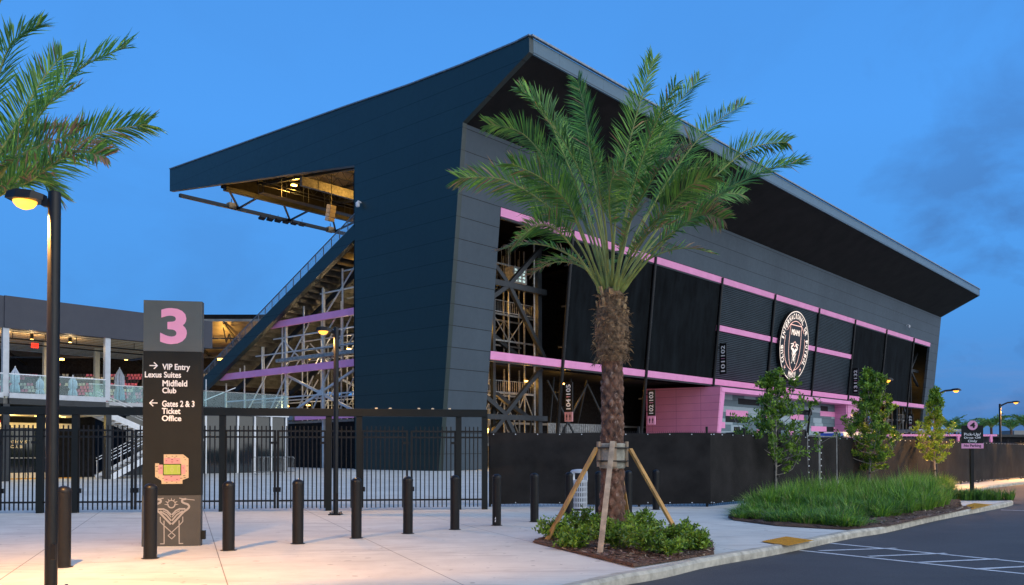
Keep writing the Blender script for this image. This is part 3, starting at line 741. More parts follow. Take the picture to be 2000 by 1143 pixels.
# lights that are on inside the stand
def pl_light(nm, p, e, col=(1,.50,.09), r=.25, parent=stad):
    l = bpy.data.lights.new(nm, 'POINT'); l.energy = e; l.color = col; l.shadow_soft_size = r
    o = bpy.data.objects.new(nm, l); COL.objects.link(o); o.location = p; o.parent = parent; return o
def fitting(p, s_=.3, e=None):
    MB().obox(p, (s_,0,0), (0,s_*.6,0), (0,0,s_*.25)).build('ceiling_light', M['amber'], stad)
for u, v, e in ((6,30,1500), (12,20,1500), (24,27,1700), (40,22,1700), (56,28,1500)):
    fitting((u, v, 32.3)); pl_light('roof_lamp', (u, v, 31.8), e*1.5)
for u, v, h, e in ((9.5,4.5,8.6,620), (11.5,5,16.2,560), (8.5,7.5,19.5,240), (14.6,2.4,8.4,160), (6.4,.5,8.4,260), (6.4,.3,14.0,260), (6.6,.6,3.4,80), (12.5,6,3.6,350), (24,5,8.8,300), (35,6,8.8,250), (132,4.5,8.6,260), (133,5,16.4,260), (7.2,2.6,13.5,160)):
    fitting((u, v, h+.3), .22); pl_light('stair_lamp', (u, v, h), e)
for u, v, h, e in ((5,30,6.6,480), (6,20,12.4,560), (6,16,17.2,480), (14,24,9.0,560), (4,24.5,11.5,160), (20,30,6.8,300), (10,33,7.0,200)):
    fitting((u, v, h+.25), .2); pl_light('deck_lamp', (u, v, h), e, (1,.72,.38))
pl_light('deck_lamp', (3,13.2,21), 90)

# ------- things fixed to or hanging from the stand
def lam(o, u, v, h): return V3((u, v, h))
for k in range(6):
    p = inV(512+15.6*k, 427+2.6*k, 46.6)
    names = ['first','second','third','fourth','fifth','sixth']
    t = uthing('floodlight', names[k]+' of six black floodlights in a row under the roof edge, counted from the left', 'floodlight', p.x, 46.6, p.z, 'floodlights hung under the roof edge')
    MB().box((-.02,-.02,0.1), (.02,.02,.75)).build('hanger', M['black'], t)
    MB().obox((0,0,0), (.42,0,0), (0,.3,-.12), (0,.05,.13)).build('housing', M['black'], t, bevel=.03)
for px_, py_, s_, lb in ((452,403,.42,'small tan loudspeaker hanging from the roof edge, nearer its left tip'), (645,451,.42,'small tan loudspeaker hanging from the roof edge beside the top of the stair rail')):
    p = inV(px_, py_, 46.6)
    t = uthing('loudspeaker', lb, 'loudspeaker', p.x, 46.6, p.z, 'loudspeakers under the roof')
    MB().box((-.5,-.4,-.35), (.5,.4,.35)).build('cabinet', M['stub'], t, bevel=.04); MB().box((-.03,-.03,.35), (.03,.03,.9)).build('bracket', M['black'], t)
t = uthing('loudspeaker', 'yellow lit loudspeaker array tilted under the stadium roof', 'loudspeaker', 7.0, 24.6, 29.0, 'loudspeakers under the roof')
m = MB()
for k in range(4): m.obox((0,.10*k,-.45*k), (.4,0,0), (0,.35,.1), (0,-.06,.2))
m.build('cabinet', M['cream'], t, bevel=.03); MB().beam((0,0,.2),(0,0,4.5),.06,.06).build('hanger', M['black'], t)
t = uthing('loudspeaker', 'black loudspeaker cluster hanging under the stadium roof', 'loudspeaker', 12.0, 23, 29.3, 'loudspeakers under the roof')
m = MB()
for k in range(3): m.obox((.5*k,0,-.1*k), (.3,0,0), (0,.5,.1), (0,-.1,.7))
m.build('cabinet', M['black'], t, bevel=.03); MB().beam((0,0,.2),(0,0,4.5),.06,.06).build('hanger', M['black'], t)
def camdome(u, v, h, ax, lb):
    t = uthing('security_camera', lb, 'camera', u, v, h, 'security cameras')
    a = V3(ax)
    MB().beam((0,0,.1), a*.55+V3((0,0,.2)), .12, .12).build('bracket', M['white'], t)
    MB().lathe(a*.55+V3((0,0,-.28)), [(.05,-.12),(.16,-.06),(.2,.05),(.2,.3),(.1,.4)], 12).build('dome', M['white'], t, smooth=True)
p = inU(706, 399, -.1); camdome(0, p.y, p.z, (-1,0,0), 'small white security camera on the dark blue end wall')
p = inV(1771, 637, -2.8); camdome(p.x, sl(p.z), p.z-.0066*p.x, (0,-1,0), 'small white security camera high on the grey wall at the far right end')

# illuminated crest on the louvres
cr = inV(1553, 675.5, sl(17.3)-.6)
cr.z -= .0066*cr.x
crest = uthing('illuminated_crest', 'round black club crest with lit lettering and two lit herons on the louvred facade', 'crest', cr.x, sl(cr.z)-.45, cr.z)
Xd = V3((1,0,0)); Yd = V3((0,-.104,1)).normalized(); Nd = Xd.cross(Yd).normalized()
cR = 5.05
def cp(x, y, d=0): return Xd*x+Yd*y+Nd*d
m = MB(); m.prism([cp(cR*cos(2*pi*k/64), cR*sin(2*pi*k/64), -.25) for k in range(64)], Nd*.35); m.build('disc', M['black'], crest)
def strip(m, pts, wd, d, closed=False, f=None):
    f = f or cp; n_ = len(pts)
    for i in range(n_ if closed else n_-1):
        a = V3((*pts[i], 0)); b = V3((*pts[(i+1) % n_], 0)); t_ = (b-a)
        if t_.length < 1e-6: continue
        t_.normalize(); s_ = V3((-t_.y, t_.x, 0))*wd/2; e_ = t_*wd*.25
        q = [a-s_-e_, b-s_+e_, b+s_+e_, a+s_-e_]; m.poly([f(v.x, v.y, d+.0002*i) for v in q])
def arc(cx, cy, r, a0, a1, n_=24, ry=None): return [(cx+r*cos(RAD(a0+(a1-a0)*k/n_)), cy+(ry or r)*sin(RAD(a0+(a1-a0)*k/n_))) for k in range(n_+1)]
m = MB(); strip(m, arc(0,0,4.95,0,360,72), .13, .12); m.build('outer_ring', M['neon'], crest)
for a_, b_ in ((35,145),(160,262),(278,380)): m = MB(); strip(m, arc(0,0,3.55,a_,b_,24), .10, .12); m.build('inner_ring', M['neonline'], crest)
shield = [(-1.9,2.95),(1.9,2.95)] + [(2.05-.0*k, 2.0) for k in range(1)] + [(2.25*cos(RAD(a))*1.0, -4.9*0+3.6*sin(RAD(a))) for a in range(0,-90,-9)] + [(0,-3.7)]
shield = [(1.95,2.95),(2.05,.6),(1.95,-.8),(1.55,-2.1),(.9,-3.1),(0,-3.85)]
shield = shield+[(-x, y) for x, y in reversed(shield[:-1])]
m = MB(); strip(m, shield, .11, .13, True); m.build('shield', M['neonline'], crest)
def ring_text(txt, r, a0, a1, hgt, name, flip=False):
    n_ = len(txt)
    for i, chh in enumerate(txt):
        if chh == ' ': continue
        a = RAD(a0+(a1-a0)*i/(n_-1)); rd = V3((cos(a), sin(a), 0)); tg = V3((sin(a), -cos(a), 0))
        if flip: rd, tg = -rd, -tg
        c_ = V3((cos(a)*r, sin(a)*r, 0))
        wd = hgt*(.22 if chh == 'I' else .62)
        text_mesh(name, chh, M['neon'], crest, cp(c_.x, c_.y, .12), Xd*tg.x+Yd*tg.y, Xd*rd.x+Yd*rd.y, (-wd/2, wd/2, -hgt/2, hgt/2), .03, 0)
ring_text('CLUB INTERNACIONAL DE FUTBOL', 4.28, 214, -34, .74, 'letter')
ring_text('MMXX', 4.25, 256, 284, .8, 'letter', True)
text_mesh('letter', 'MIAMI', M['neon'], crest, cp(0,1.9,.13), Xd, Yd, (-1.4,1.4,-.36,.42), .03, 0)
m = MB()
for s_ in (-1, 1):
    strip(m, [(s_*2.75,-3.0),(s_*2.75,-3.6)], .12, .12); strip(m, [(s_*2.5,-3.3),(s_*3.0,-3.3)], .12, .122)
m.build('plus_mark', M['neonline'], crest)
def heron(mk, f, sc, ox, oy, wdt, d):
    """one pair of facing herons with a sun, in stylised lines"""
    for s_ in (-1, 1):
        F = lambda pts: [(ox+s_*x*sc, oy+y*sc) for x, y in pts]
        strip(mk, F([(1.18,1.00),(.72,1.06),(.52,1.08)]), wdt*.45, d, f=f)                      # beak
        strip(mk, F([(.52,1.08),(.45,1.0),(.47,.88),(.62,.78),(.86,.70),(.92,.56),(.84,.42),(.55,.28),(.30,.05),(.04,-.22)]), wdt, d+.001, f=f)
        strip(mk, F([(.60,.40),(.34,.40),(.16,.26),(.06,.06)]), wdt, d+.002, f=f)
        strip(mk, F([(.78,.40),(.45,.20),(.22,-.02),(.04,-.32)]), wdt*.9, d+.003, f=f)
        strip(mk, F([(.50,.26),(.28,.16),(.10,-.04)]), wdt*.7, d+.004, f=f)
        strip(mk, F([(.62,.02),(.60,-.22),(.40,-.36),(-.12,-.98),(0,-1.12),(.20,-.94),(-.36,-.30)]), wdt*.36, d+.005, f=f)
        strip(mk, F([(.42,-.10),(.42,-1.36),(.64,-1.36)]), wdt*.36, d+.006, f=f)
m = MB(); heron(m, cp, 1.15, 0, -.95, .26, .13); m.build('heron_pair', M['neon'], crest)
m = MB(); strip(m, [( .42*cos(RAD(30*k)) if k % 2 else .30*cos(RAD(30*k)), .25+(.42 if k % 2 else .30)*sin(RAD(30*k))) for k in range(12)], .09, .135, True); m.build('sun_mark', M['neonline'], crest)

# section signs on the columns
def people_icon(parent, cxs, z, org, xd, yd, s_, mat):
    m = MB()
    for cx_ in cxs:
        f = lambda x, y, d=0: org+xd*(cx_+x*s_)+yd*(z+y*s_)+xd.cross(yd).normalized()*(.012)
        m.poly([f(.13*cos(2*pi*k/10), .80+.13*sin(2*pi*k/10)) for k in range(10)])
        m.poly([f(-.22,.6), f(-.22,.02), f(-.12,.02), f(-.12,-.7), f(.12,-.7), f(.12,.02), f(.22,.02), f(.22,.6)])
    m.build('pictogram', mat, parent, fix=False)
def section_sign(u, h0, h1, a, b, toilets, lb, wc=True, emb=False):
    vc = sl((h0+h1)/2)-.62-.35
    t = uthing('section_sign', lb, 'sign', u, vc, h0, 'section number signs on the columns')
    wd = .95; org = V3((-.08, 0, 0)); xd = V3((0,-1,0)); yd = V3((0,0,1)); lo = 0
    if toilets: MB().box((-.07,-wd/2,0), (.07,wd/2,.95)).build('toilet_panel', M['map_pink'] if emb else M['sign_pink'], t); lo = 1.0; people_icon(t, (-.2,.2), .42, org, xd, yd, .38, M['black'])
    MB().box((-.07,-wd/2,lo), (.07,wd/2,h1-h0)).build('sign_panel', M['black'], t)
    H = h1-h0-lo; md = lo+H/2
    # lettering reads upwards
    text_mesh('lettering', a, M['sign_white'], t, org+V3((0,.0,lo+H*.08)), V3((0,0,1)), V3((0,1,0)), (0, H*.34, -.26, .26), .02, .0)
    text_mesh('lettering', b, M['sign_white'], t, org+V3((0,.0,lo+H*.58)), V3((0,0,1)), V3((0,1,0)), (0, H*.34, -.26, .26), .02, .0)
    MB().box((-.085,-.26,md-.02), (-.075,.26,md+.03)).build('divider', M['sign_pink'], t)
    MB().beam((0,wd/2,lo+.5), (0,wd/2+.4,lo+.5), .08, .08).beam((0,wd/2,lo+H-.5), (0,wd/2+.4,lo+H-.5), .08, .08).build('bracket', M['dark_steel'], t)
section_sign(16.2, 4.55, 8.45, '104', '105', True, 'black blade sign reading 104 | 105 over a toilet pictogram', emb=True)
section_sign(31.5, 4.55, 8.45, '102', '103', True, 'black blade sign reading 102 | 103 over a toilet pictogram')
section_sign(47.3, 11.2, 15.1, '101', '102', False, 'black blade sign reading 101 | 102 beside the louvres')
section_sign(94.4, 11.0, 15.2, '131', '132', False, 'black blade sign reading 131 | 132 above the pink beam')
section_sign(126.7, 4.2, 8.4, '128', '129', False, 'black blade sign reading 128 | 129 at the far right end')

# ================================================================= PINK CONCESSION BUILDING
cb = uthing('concession_building', 'low pink panelled building with a grey, black and pink tiled front under the stand', 'building', 46, -2.67, 0)
oo = (46,-2.67,0)
MB(oo).prism([(46,-2.67,9.55), (46,8.2,9.8), (46,8.2,0), (46,-1.75,0)], (.35,0,0)).build('side_wall', M['pinkwall'], cb)
MB(oo).prism([(46.36,-2.67,8.95), (46.36,-2.67,9.5), (46.36,8.2,9.7), (46.36,8.2,9.15)], (51.4,0,0)).build('canopy', M['pink'], cb)
MB(oo).prism([(46.3,-2.60,8.94), (47.3,-2.60,8.94), (47.1,-1.66,0), (46.3,-1.66,0)], (0,.3,0)).build('corner_frame', M['pink'], cb)
m = MB(oo); m.mi = 0; rr = random.Random(21)
rows = 11; rowh = 9.1/rows
rowspec = {10: 'aaaccaabbc', }
for r_ in range(rows):
    u = 46.9; first = True
    while u < 90.4:
        L = rr.choice([1.75,3.5,3.5,5.2,7]); L = min(L, 90.4-u)
        if first and r_ % 2: L = 3.0
        first = False
        m.mi = rr.choices([0,1,2,3], [.5,.47,.03,.0])[0]
        m.box((u, -.3, r_*rowh+.012), (u+L-.03, -.22, (r_+1)*rowh-.012)); u += L
for row, xa, xb, q_ in ((10,1442,1483,2),(8,1418,1461,3),(7,1417,1460,2),(6,1405,1416,3),(5,1478,1486,3),(8,1482,1489,3),(8,1493,1500,3),(7,1500,1512,2),(9,1558,1586,2),(8,1544,1570,3),(10,1603,1617,2),(9,1602,1631,3),(6,1584,1614,3),(6,1614,1628,2),(6,1628,1637,3),(5,1599,1613,2),(4,1613,1628,3),(3,1450,1475,2),(2,1420,1450,3),(6,1520,1536,2),(5,1540,1552,3)):
    ua = inV(xa, 800, -.3).x; ub = inV(xb, 800, -.3).x; m.mi = q_; m.box((ua, -.33, row*rowh-rowh*.6+.012), (ub, -.303, row*rowh+rowh*.4-.012))
m.build('tiled_front', [M['tile_a'], M['tile_b'], M['tile_c'], M['tile_d']], cb)
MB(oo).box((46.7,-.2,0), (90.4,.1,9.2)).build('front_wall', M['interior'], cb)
MB(oo).box((90.4,-2.2,0), (90.8,3,9.08)).build('side_wall', M['pinkwall'], cb)
MB(oo).box((90.8,-2.3,0), (97.5,-2.0,9.08)).build('front_panel', M['pinkwall'], cb)

# ================================================================= CLUB BUILDING (left)
club = uthing('club_building', 'two storey club building with a dark fascia, glass railed terrace and lit ceiling', 'building', -28.8, -2.26, 0)
oc = (-28.8,-2.26,0)
cbx = lambda p, q, nm, mt, **k: MB(oc).box(p, q).build(nm, mt, club, **k)
cbx((-34.45,-2.26,8.28), (-22.35,-1.9,10.02), 'fascia', M['clubwall']); cbx((-36.8,3.0,8.28), (-34.45,3.4,10.0), 'fascia', M['clubwall'])
cbx((-34.8,-2.2,8.28), (-34.453,3.4,10.0), 'fascia', M['clubwall']); cbx((-22.7,-1.9,8.28), (-22.353,9,10.0), 'fascia', M['clubwall'])
cbx((-34.45,-1.9,9.6), (-22.7,12,9.95), 'roof', M['clubwall'])
cbx((-50,-1.8,8.34), (-22.72,9,8.5), 'terrace_ceiling', M['cream'])
m = MB(oc)
for k in range(14): m.box((-50,-1.5+k*.75,8.30), (-22.8,-1.44+k*.75,8.336))
m.build('ceiling_joint', M['stub'], club)
for u, v in ((-34.35,-2.15), (-28.95,-2.15)): cbx((u-.14,v-.05,4.6), (u+.16,v+.22,8.28), 'terrace_post', M['club_white'])
for u, v in ((-30.6,2.6), (-27.2,3.5), (-24,3.5)): cbx((u-.14,v-.14,4.6), (u+.14,v+.14,8.3), 'terrace_post', M['cream'])
for k, (u0, u1) in enumerate(((-34.2,-29.1), (-39,-34.5))):
    cbx((u0,-2.36,4.50), (u1,-2.10,4.78), 'floor_edge', M['club_white']); cbx((u0,-2.34,4.18), (u1,-2.08,4.495), 'edge_beam', M['dark_steel'])
    cbx((u0,-2.25,4.80), (u1,-2.235,5.78), 'glass_rail', M['glass']); cbx((u0,-2.28,5.785), (u1,-2.20,5.84), 'handrail', M['white'])
cbx((-28.7,.9,4.5), (-22.8,1.1,4.72), 'floor_edge', M['club_white']); cbx((-28.7,.98,4.75), (-22.8,1.0,5.75), 'glass_rail', M['glass']); cbx((-28.7,.95,5.755), (-22.8,1.03,5.81), 'handrail', M['white'])
cbx((-50,-2.0,4.2), (-28.75,4.2,4.49), 'terrace_floor', M['concrete_in']); cbx((-28.74,1.1,4.2), (-22.8,4.2,4.49), 'terrace_floor', M['concrete_in'])
# black pipe run, pendants and exit sign under the ceiling
m = MB(oc)
for v in (-.9, 1.4): m.tube((-38,v,7.9), (-22.8,v,7.9), .04, n=6)
for k in range(9): m.tube((-37+k*1.7,-.9,7.9), (-37+k*1.7,-.9,8.3), .02, n=5)
m.build('pipe_run', M['black'], club)
for px_, py_ in ((62,659), (137,665), (10,652)):
    p = inV(px_, py_, -.2)
    t_ = MB(oc).lathe((p.x,p.y,p.z-.1), [(.10,0),(.10,.45)], 10).build('pendant_light', M['black'], club)
    MB(oc).lathe((p.x,p.y,p.z-.13), [(.085,0),(.085,.02)], 10).build('lens', M['amber'], t_).location = (0,0,0)
    pl_light('pendant_lamp', V3((p.x,p.y,p.z-.35))-V3(oc), 45, (1,.68,.32), .1, club)
p = inV(68.5, 675, .6); e_ = MB(oc).box((p.x-.19,.6,p.z-.14), (p.x+.19,.66,p.z+.14)).build('exit_sign', M['red'], club)
text_mesh('lettering', 'EXIT', M['black'], e_, V3((p.x,.59,p.z))-V3(oc), (1,0,0), (0,0,1), (-.14,.14,-.07,.07), .02, .0)
# ground floor
cbx((-50,3.4,0), (-27.3,3.7,4.2), 'rear_wall', M['interior'])
cbx((-50,-1.9,3.72), (-29,3.39,3.80), 'porch_ceiling', M['cream'])
cbx((-50,2.9,3.05), (-28.9,3.1,3.35), 'door_header', M['cream'])
for u in (-33.0, -37.6): cbx((u-.13,3.05,0), (u+.13,3.2,3.05), 'door_post', M['cream'])
cbx((-30.05,3.0,0), (-29.75,3.3,3.7), 'door_post', M['white'])
for u0, u1 in ((-36.9,-34.85), (-34.8,-33.13), (-32.87,-31.5), (-31.45,-30.1)):
    d_ = MB(oc).box((u0,3.22,.35), (u1,3.26,3.03)).build('glass_door', M['darkglass'], club)
    MB(oc).box((u0,3.18,0.01), (u1,3.30,.34)).build('kick_plate', M['cream'], d_).location = (0,0,0)
    MB(oc).box((u0,3.15,1.2), (u1,3.2,1.27)).build('push_bar', M['galv'], d_).location = (0,0,0)
for cu, tx in ((-32.0,'NORTHWEST'), (-34.0,'NORTHWEST')):
    text_mesh('lettering', tx, M['cream'], club, V3((cu,3.13,2.12))-V3(oc), (1,0,0), (0,0,1), (-.72,.72,0,.17), .02, 0)
    text_mesh('lettering', 'CLUB', M['cream'], club, V3((cu,3.13,1.83))-V3(oc), (1,0,0), (0,0,1), (-.32,.32,0,.17), .02, 0)
text_mesh('lettering', '10', M['red'], club, V3((-33.2,3.0,2.62+.78))-V3(oc), (1,0,0), (0,0,1), (-.25,.25,-.15,.15), .03, 0)
MB(oc).lathe((-33.0,3.0,1.35), [(.17,0),(.17,.01)], 18).build('door_roundel', M['map_pink'], club)
MB(oc).box((-50,1.0,.005), (-28.9,3.04,.02)).build('threshold', M['yellow'], club)
pl_light('porch_lamp', V3((-33,1.2,3.4))-V3(oc), 110, (1,.72,.25), .2, club); pl_light('porch_lamp', V3((-30.3,1.6,3.4))-V3(oc), 60, (1,.72,.25), .2, club)
for u in (-34.5, -31.5, -30): MB(oc).lathe((u,1.4,3.69), [(.12,0),(.12,.028)], 12).build('downlight', M['amber'], club)
for px_ in (10, 210): 
    p = inV(px_, 938, -2.2); cbx((p.x-.16,-2.3,0), (p.x+.16,-2.0,4.17), 'column', M['dark_steel'])

# staircase beside the club
st = uthing('staircase', 'outdoor steel staircase with white double handrails climbing beside the club doors', 'staircase', -28.6, -2.1, 0)
os_ = (-28.6,-2.1,0)
n_ = 14
for k in range(n_):
    MB(os_).box((-28.6+k*.31,-1.95,.165*(k+1)-.05), (-28.26+k*.31,-.35,.165*(k+1))).build('tread', M['concrete_in'], st)
for v in (-2.05, -.25):
    MB(os_).beam((-28.75,v,.02), (-24.2,v,2.42), .09, .36).build('stringer', M['white'], st)
    m = MB(os_)
    for dz in (.95, 1.12): m.tube((-28.75,v,.1+dz), (-24.3,v,2.42+dz), .025, n=6)
    for k in range(4): q = k/3; m.tube((-28.7+4.3*q,v,.1+2.3*q), (-28.7+4.3*q,v,1.1+2.3*q), .022, n=6)
    m.build('handrail', M['white'], st)
MB(os_).box((-24.2,-2.1,2.3), (-22.8,1.9,2.45)).build('landing', M['concrete_in'], st)
for v in (.1, 1.8):
    MB(os_).beam((-24.2,v,2.4), (-29.3,v,4.45), .09, .36).build('stringer', M['white'], st)
    m = MB(os_)
    for dz in (.95, 1.12): m.tube((-24.2,v,2.4+dz), (-28.6,v,4.15+dz), .025, n=6)
    m.build('handrail', M['white'], st)
for k in range(13): MB(os_).box((-24.5-k*.38,.15,2.45+k*.155), (-24.12-k*.38,1.75,2.5+k*.155)).build('tread', M['concrete_in'], st)

# folded parasols on the terrace
def parasol(px_, ytop, ybot, v, lb, r):
    a = inV(px_, ybot, v); b = inV(px_, ytop, v)
    t = uthing('folded_parasol', lb, 'parasol', a.x, v, 4.5, 'folded parasols on the terrace')
    H = b.z-4.5
    prof_ = [(r*.6,.35),(r*.95,.42),(r*.8,H*.42),(r*.55,H*.5),(r*.85,H*.56),(r*.8,H*.80),(r*.3,H*.95),(.03,H)]
    m = MB(); i0 = 0; n2 = 20
    for (rd, z) in prof_: m.vs([V3((rd*(1+.22*(-1)**j)*cos(2*pi*j/n2), rd*(1+.22*(-1)**j)*sin(2*pi*j/n2), z)) for j in range(n2)])
    for k in range(len(prof_)-1):
        for j in range(n2): m.face((k*n2+j, k*n2+(j+1) % n2, (k+1)*n2+(j+1) % n2, (k+1)*n2+j))
    m.build('canopy', M['canvas'], t, smooth=True)
    MB().tube((0,0,0), (0,0,H+.08), .03).build('pole', M['white'], t); MB().lathe((0,0,0), [(.3,0),(.3,.06)], 14).build('base', M['dark_steel'], t)
parasol(29, 718, 772, -1.2, 'tall folded pale blue parasol nearest the left terrace post', .24)
parasol(78, 738, 774, -.6, 'short folded pale parasol just left of the near lamp pole', .22)
parasol(142, 735, 778, -.6, 'folded pale parasol between the near lamp pole and the middle terrace post', .24)
parasol(233, 720, 792, 1.6, 'large folded grey parasol right of the white terrace post', .30)

# glass pavilion
gp = uthing('glass_pavilion', 'dark glazed pavilion with white mullions and a glass railed roof terrace', 'building', -18.2, 6.26, 0)
og = (-18.2,6.26,0)
g1 = MB(og).box((-24,6.3,0), (-11.1,6.36,4.4)).build('glazing', M['darkglass'], gp)
MB(og).box((-24,6.5,0), (-11,14,4.4)).build('core', M['interior'], gp)
for px_ in (402, 465, 498, 530, 559):
    u = inV(px_, 860, 6.2).x; MB(og).box((u-.07,6.18,0), (u+.07,6.29,4.42)).build('mullion', M['white'], gp)
MB(og).box((-24,6.12,4.43), (-10.9,6.6,4.60)).build('roof_edge', M['white'], gp)
MB(og).box((-24,6.15,4.62), (-10.9,16,5.0)).build('terrace_slab', M['dark_steel'], gp)
MB(og).box((-24,6.24,5.02), (-10.9,6.26,6.15)).build('glass_rail', M['glass'], gp); MB(og).box((-24,6.2,6.155), (-10.9,6.3,6.22)).build('handrail', M['galv'], gp)
m = MB(og)
for k in range(8): m.box((-23.5+k*1.75,6.27,5.02), (-23.44+k*1.75,6.33,6.15))
m.build('rail_post', M['galv'], gp)
MB(og).beam((-18,9,5.1), (-14,9,6.8), .06, .06).beam((-16,10,5), (-16,10,7.4), .06, .06).build('terrace_frame', M['white'], gp)

# ================================================================= FAR STAND
FS = V3((-74, 146, 0))
fs = thing('far_stand', 'distant stand with rows of pink, white and black seats under a lit roof', 'stadium', FS)
ff = tuple(FS)
m = MB(ff); nrow = 15
for r_ in range(nrow): m.box((-112, 142+r_*.85, 0), (-38, 143+r_*.85, 6.6+r_*.62))
m.build('terrace_steps', M['interior'], fs)
MB(ff).box((-112,155.5,0), (-34,156,27)).build('back_wall', M['interior'], fs)
MB(ff).prism([(-112,138,23), (-34,138,23), (-34,156,19), (-112,156,19)], (0,0,.4)).build('roof', M['deck'], fs)
m = MB(ff)
for k in range(12):
    x = -110+k*7; m.beam((x,138,22.8), (x,156,17.6), .25, .3)
    for j in range(6): m.beam((x,138+j*3,22-j*.6), (x,139.5+j*3,19.8-j*.2), .15, .15); m.beam((x,139.5+j*3,19.8-j*.2), (x,141+j*3,21.4-j*.6), .15, .15)
for j in range(3): m.beam((-112,140+j*5,20.5-j), (-34,140+j*5,20.5-j), .2, .25)
m.build('roof_truss', M['dark_steel'], fs)
for x in (-78,-66,-58,-50,-42): 
    MB(ff).box((x-.7,146,17.6), (x+.7,146.5,17.9)).build('ceiling_light', M['amber'], fs)
    pl_light('stand_lamp', V3((x,145.5,17.0))-FS, 700 if x < -55 else 1500, parent=fs)
seatm = None; cnt = 0; rest = MB(ff); rr = random.Random(3)
smats = [M['seat_p'], M['seat_w'], M['seat_k']]
protos = []
for q in range(3):
    m = MB(ff); m.o = V3((0,0,0)); m.obox((0,0,.42), (.22,0,0), (0,.04,0), (0,0,.22)); m.obox((0,-.18,.2), (.22,0,0), (0,.2,0), (0,0,.04))
    protos.append(m)
meshes = {}
for r_ in range(nrow):
    run = 0; q = 0
    for c_ in range(62):
        x = -92+c_*.62; y = 142.3+r_*.85; z = 6.62+r_*.62
        if run <= 0: run = rr.choice([2,3,4,5,7]); q = rr.choices([0,1,2], [.34,.26,.40])[0]
        run -= 1
        if 18 < c_ < 20 or 40 < c_ < 42: continue
        if cnt < 100 and r_ < 5 and c_ % 3 == 0:
            if q not in meshes:
                o = protos[q].build('seat', smats[q], fs); meshes[q] = o.data
            else: o = bpy.data.objects.new('seat', meshes[q]); COL.objects.link(o); o.parent = fs
            o.location = V3((x, y, z))-FS; cnt += 1
        else:
            rest.mi = q; rest.obox((x,y,z+.42), (.22,0,0), (0,.04,0), (0,0,.22)); rest.obox((x,y-.18,z+.2), (.22,0,0), (0,.2,0), (0,0,.04))
tag(rest.build('seats', smats, fs), kind='stuff')

# ================================================================= GATE FENCE
gp0 = V3((-12.82,21.31,0)); gp1 = V3((-.83,22.88,0)); gd = (gp1-gp0).normalized(); gn = V3((gd.y,-gd.x,0))
def gx(px):        # distance along the fence of a photo column
    d = ray(px, 900); t = None
    den = d.x*gn.x+d.y*gn.y; k = ((gp0-C0).dot(gn))/den; P = C0+d*k; return (P-gp0).dot(gd)
gate = thing('gate_fence', 'long black picket gate fence with a square overhead beam across the plaza entrance', 'gate', tuple(gp0))
og_ = tuple(gp0)
def gpt(s_, z, n_=0): return gp0+gd*s_+gn*n_+V3((0,0,z))
MB(og_).beam(gpt(-7,2.58), gpt(gx(948)+.05,2.58), .20, .20).build('overhead_beam', M['sign_dark'], gate, bevel=.008)
posts = [-60, 79, 147.5, 375, 434.5, 642, 701.5, 895.5, 946.5]
for q in posts: MB(og_).beam(gpt(gx(q),0), gpt(gx(q),2.478), .15, .15, up=gd).build('post', M['sign_dark'], gate)
for s_ in (-3.2,): MB(og_).beam(gpt(s_-1.5,0), gpt(s_-1.5,2.478), .15, .15, up=gd).build('post', M['sign_dark'], gate)
def leaf(a, b, name):
    sa, sb = sorted((gx(a), gx(b))); m = MB(og_); n_ = max(2, round((sb-sa)/.114))
    for k in range(1, n_):
        s_ = sa+(sb-sa)*k/n_; m.beam(gpt(s_,.07), gpt(s_,2.22), .028, .028, up=gd)
    for z in (.27,1.93,2.09): m.beam(gpt(sa,z), gpt(sb,z), .042, .045)
    if name == 'gate_leaf':
        for s_ in (sa, sb): m.beam(gpt(s_,.07), gpt(s_,2.11), .055, .055, up=gd)
    o = m.build(name, M['black'], gate)
    if name == 'gate_leaf':
        for s_ in (sa,): MB(og_).box(gpt(s_-.10,.50,-.05), gpt(s_+.06,.62,.08)).build('hinge', M['black'], o)
        MB(og_).beam(gpt(sb-.12,1.78,.06), gpt(sb+.05,1.78,.06), .06, .06).build('latch', M['black'], o)
for a, b in ((-58,-2),(1,73),(153,258),(265,370),(441,537),(543,635),(708,795),(804,889)): leaf(a, b, 'gate_leaf')
for a, b in ((84,143),(381,429),(648,695),(901,941)): leaf(a, b, 'fence_panel')
for q in (735, 762, 818, 845, 878): MB(og_).box(gpt(gx(q)-.03,2.682,-.03), gpt(gx(q)+.03,2.715,.03)).build('spot_fitting', M['cream'], gate)

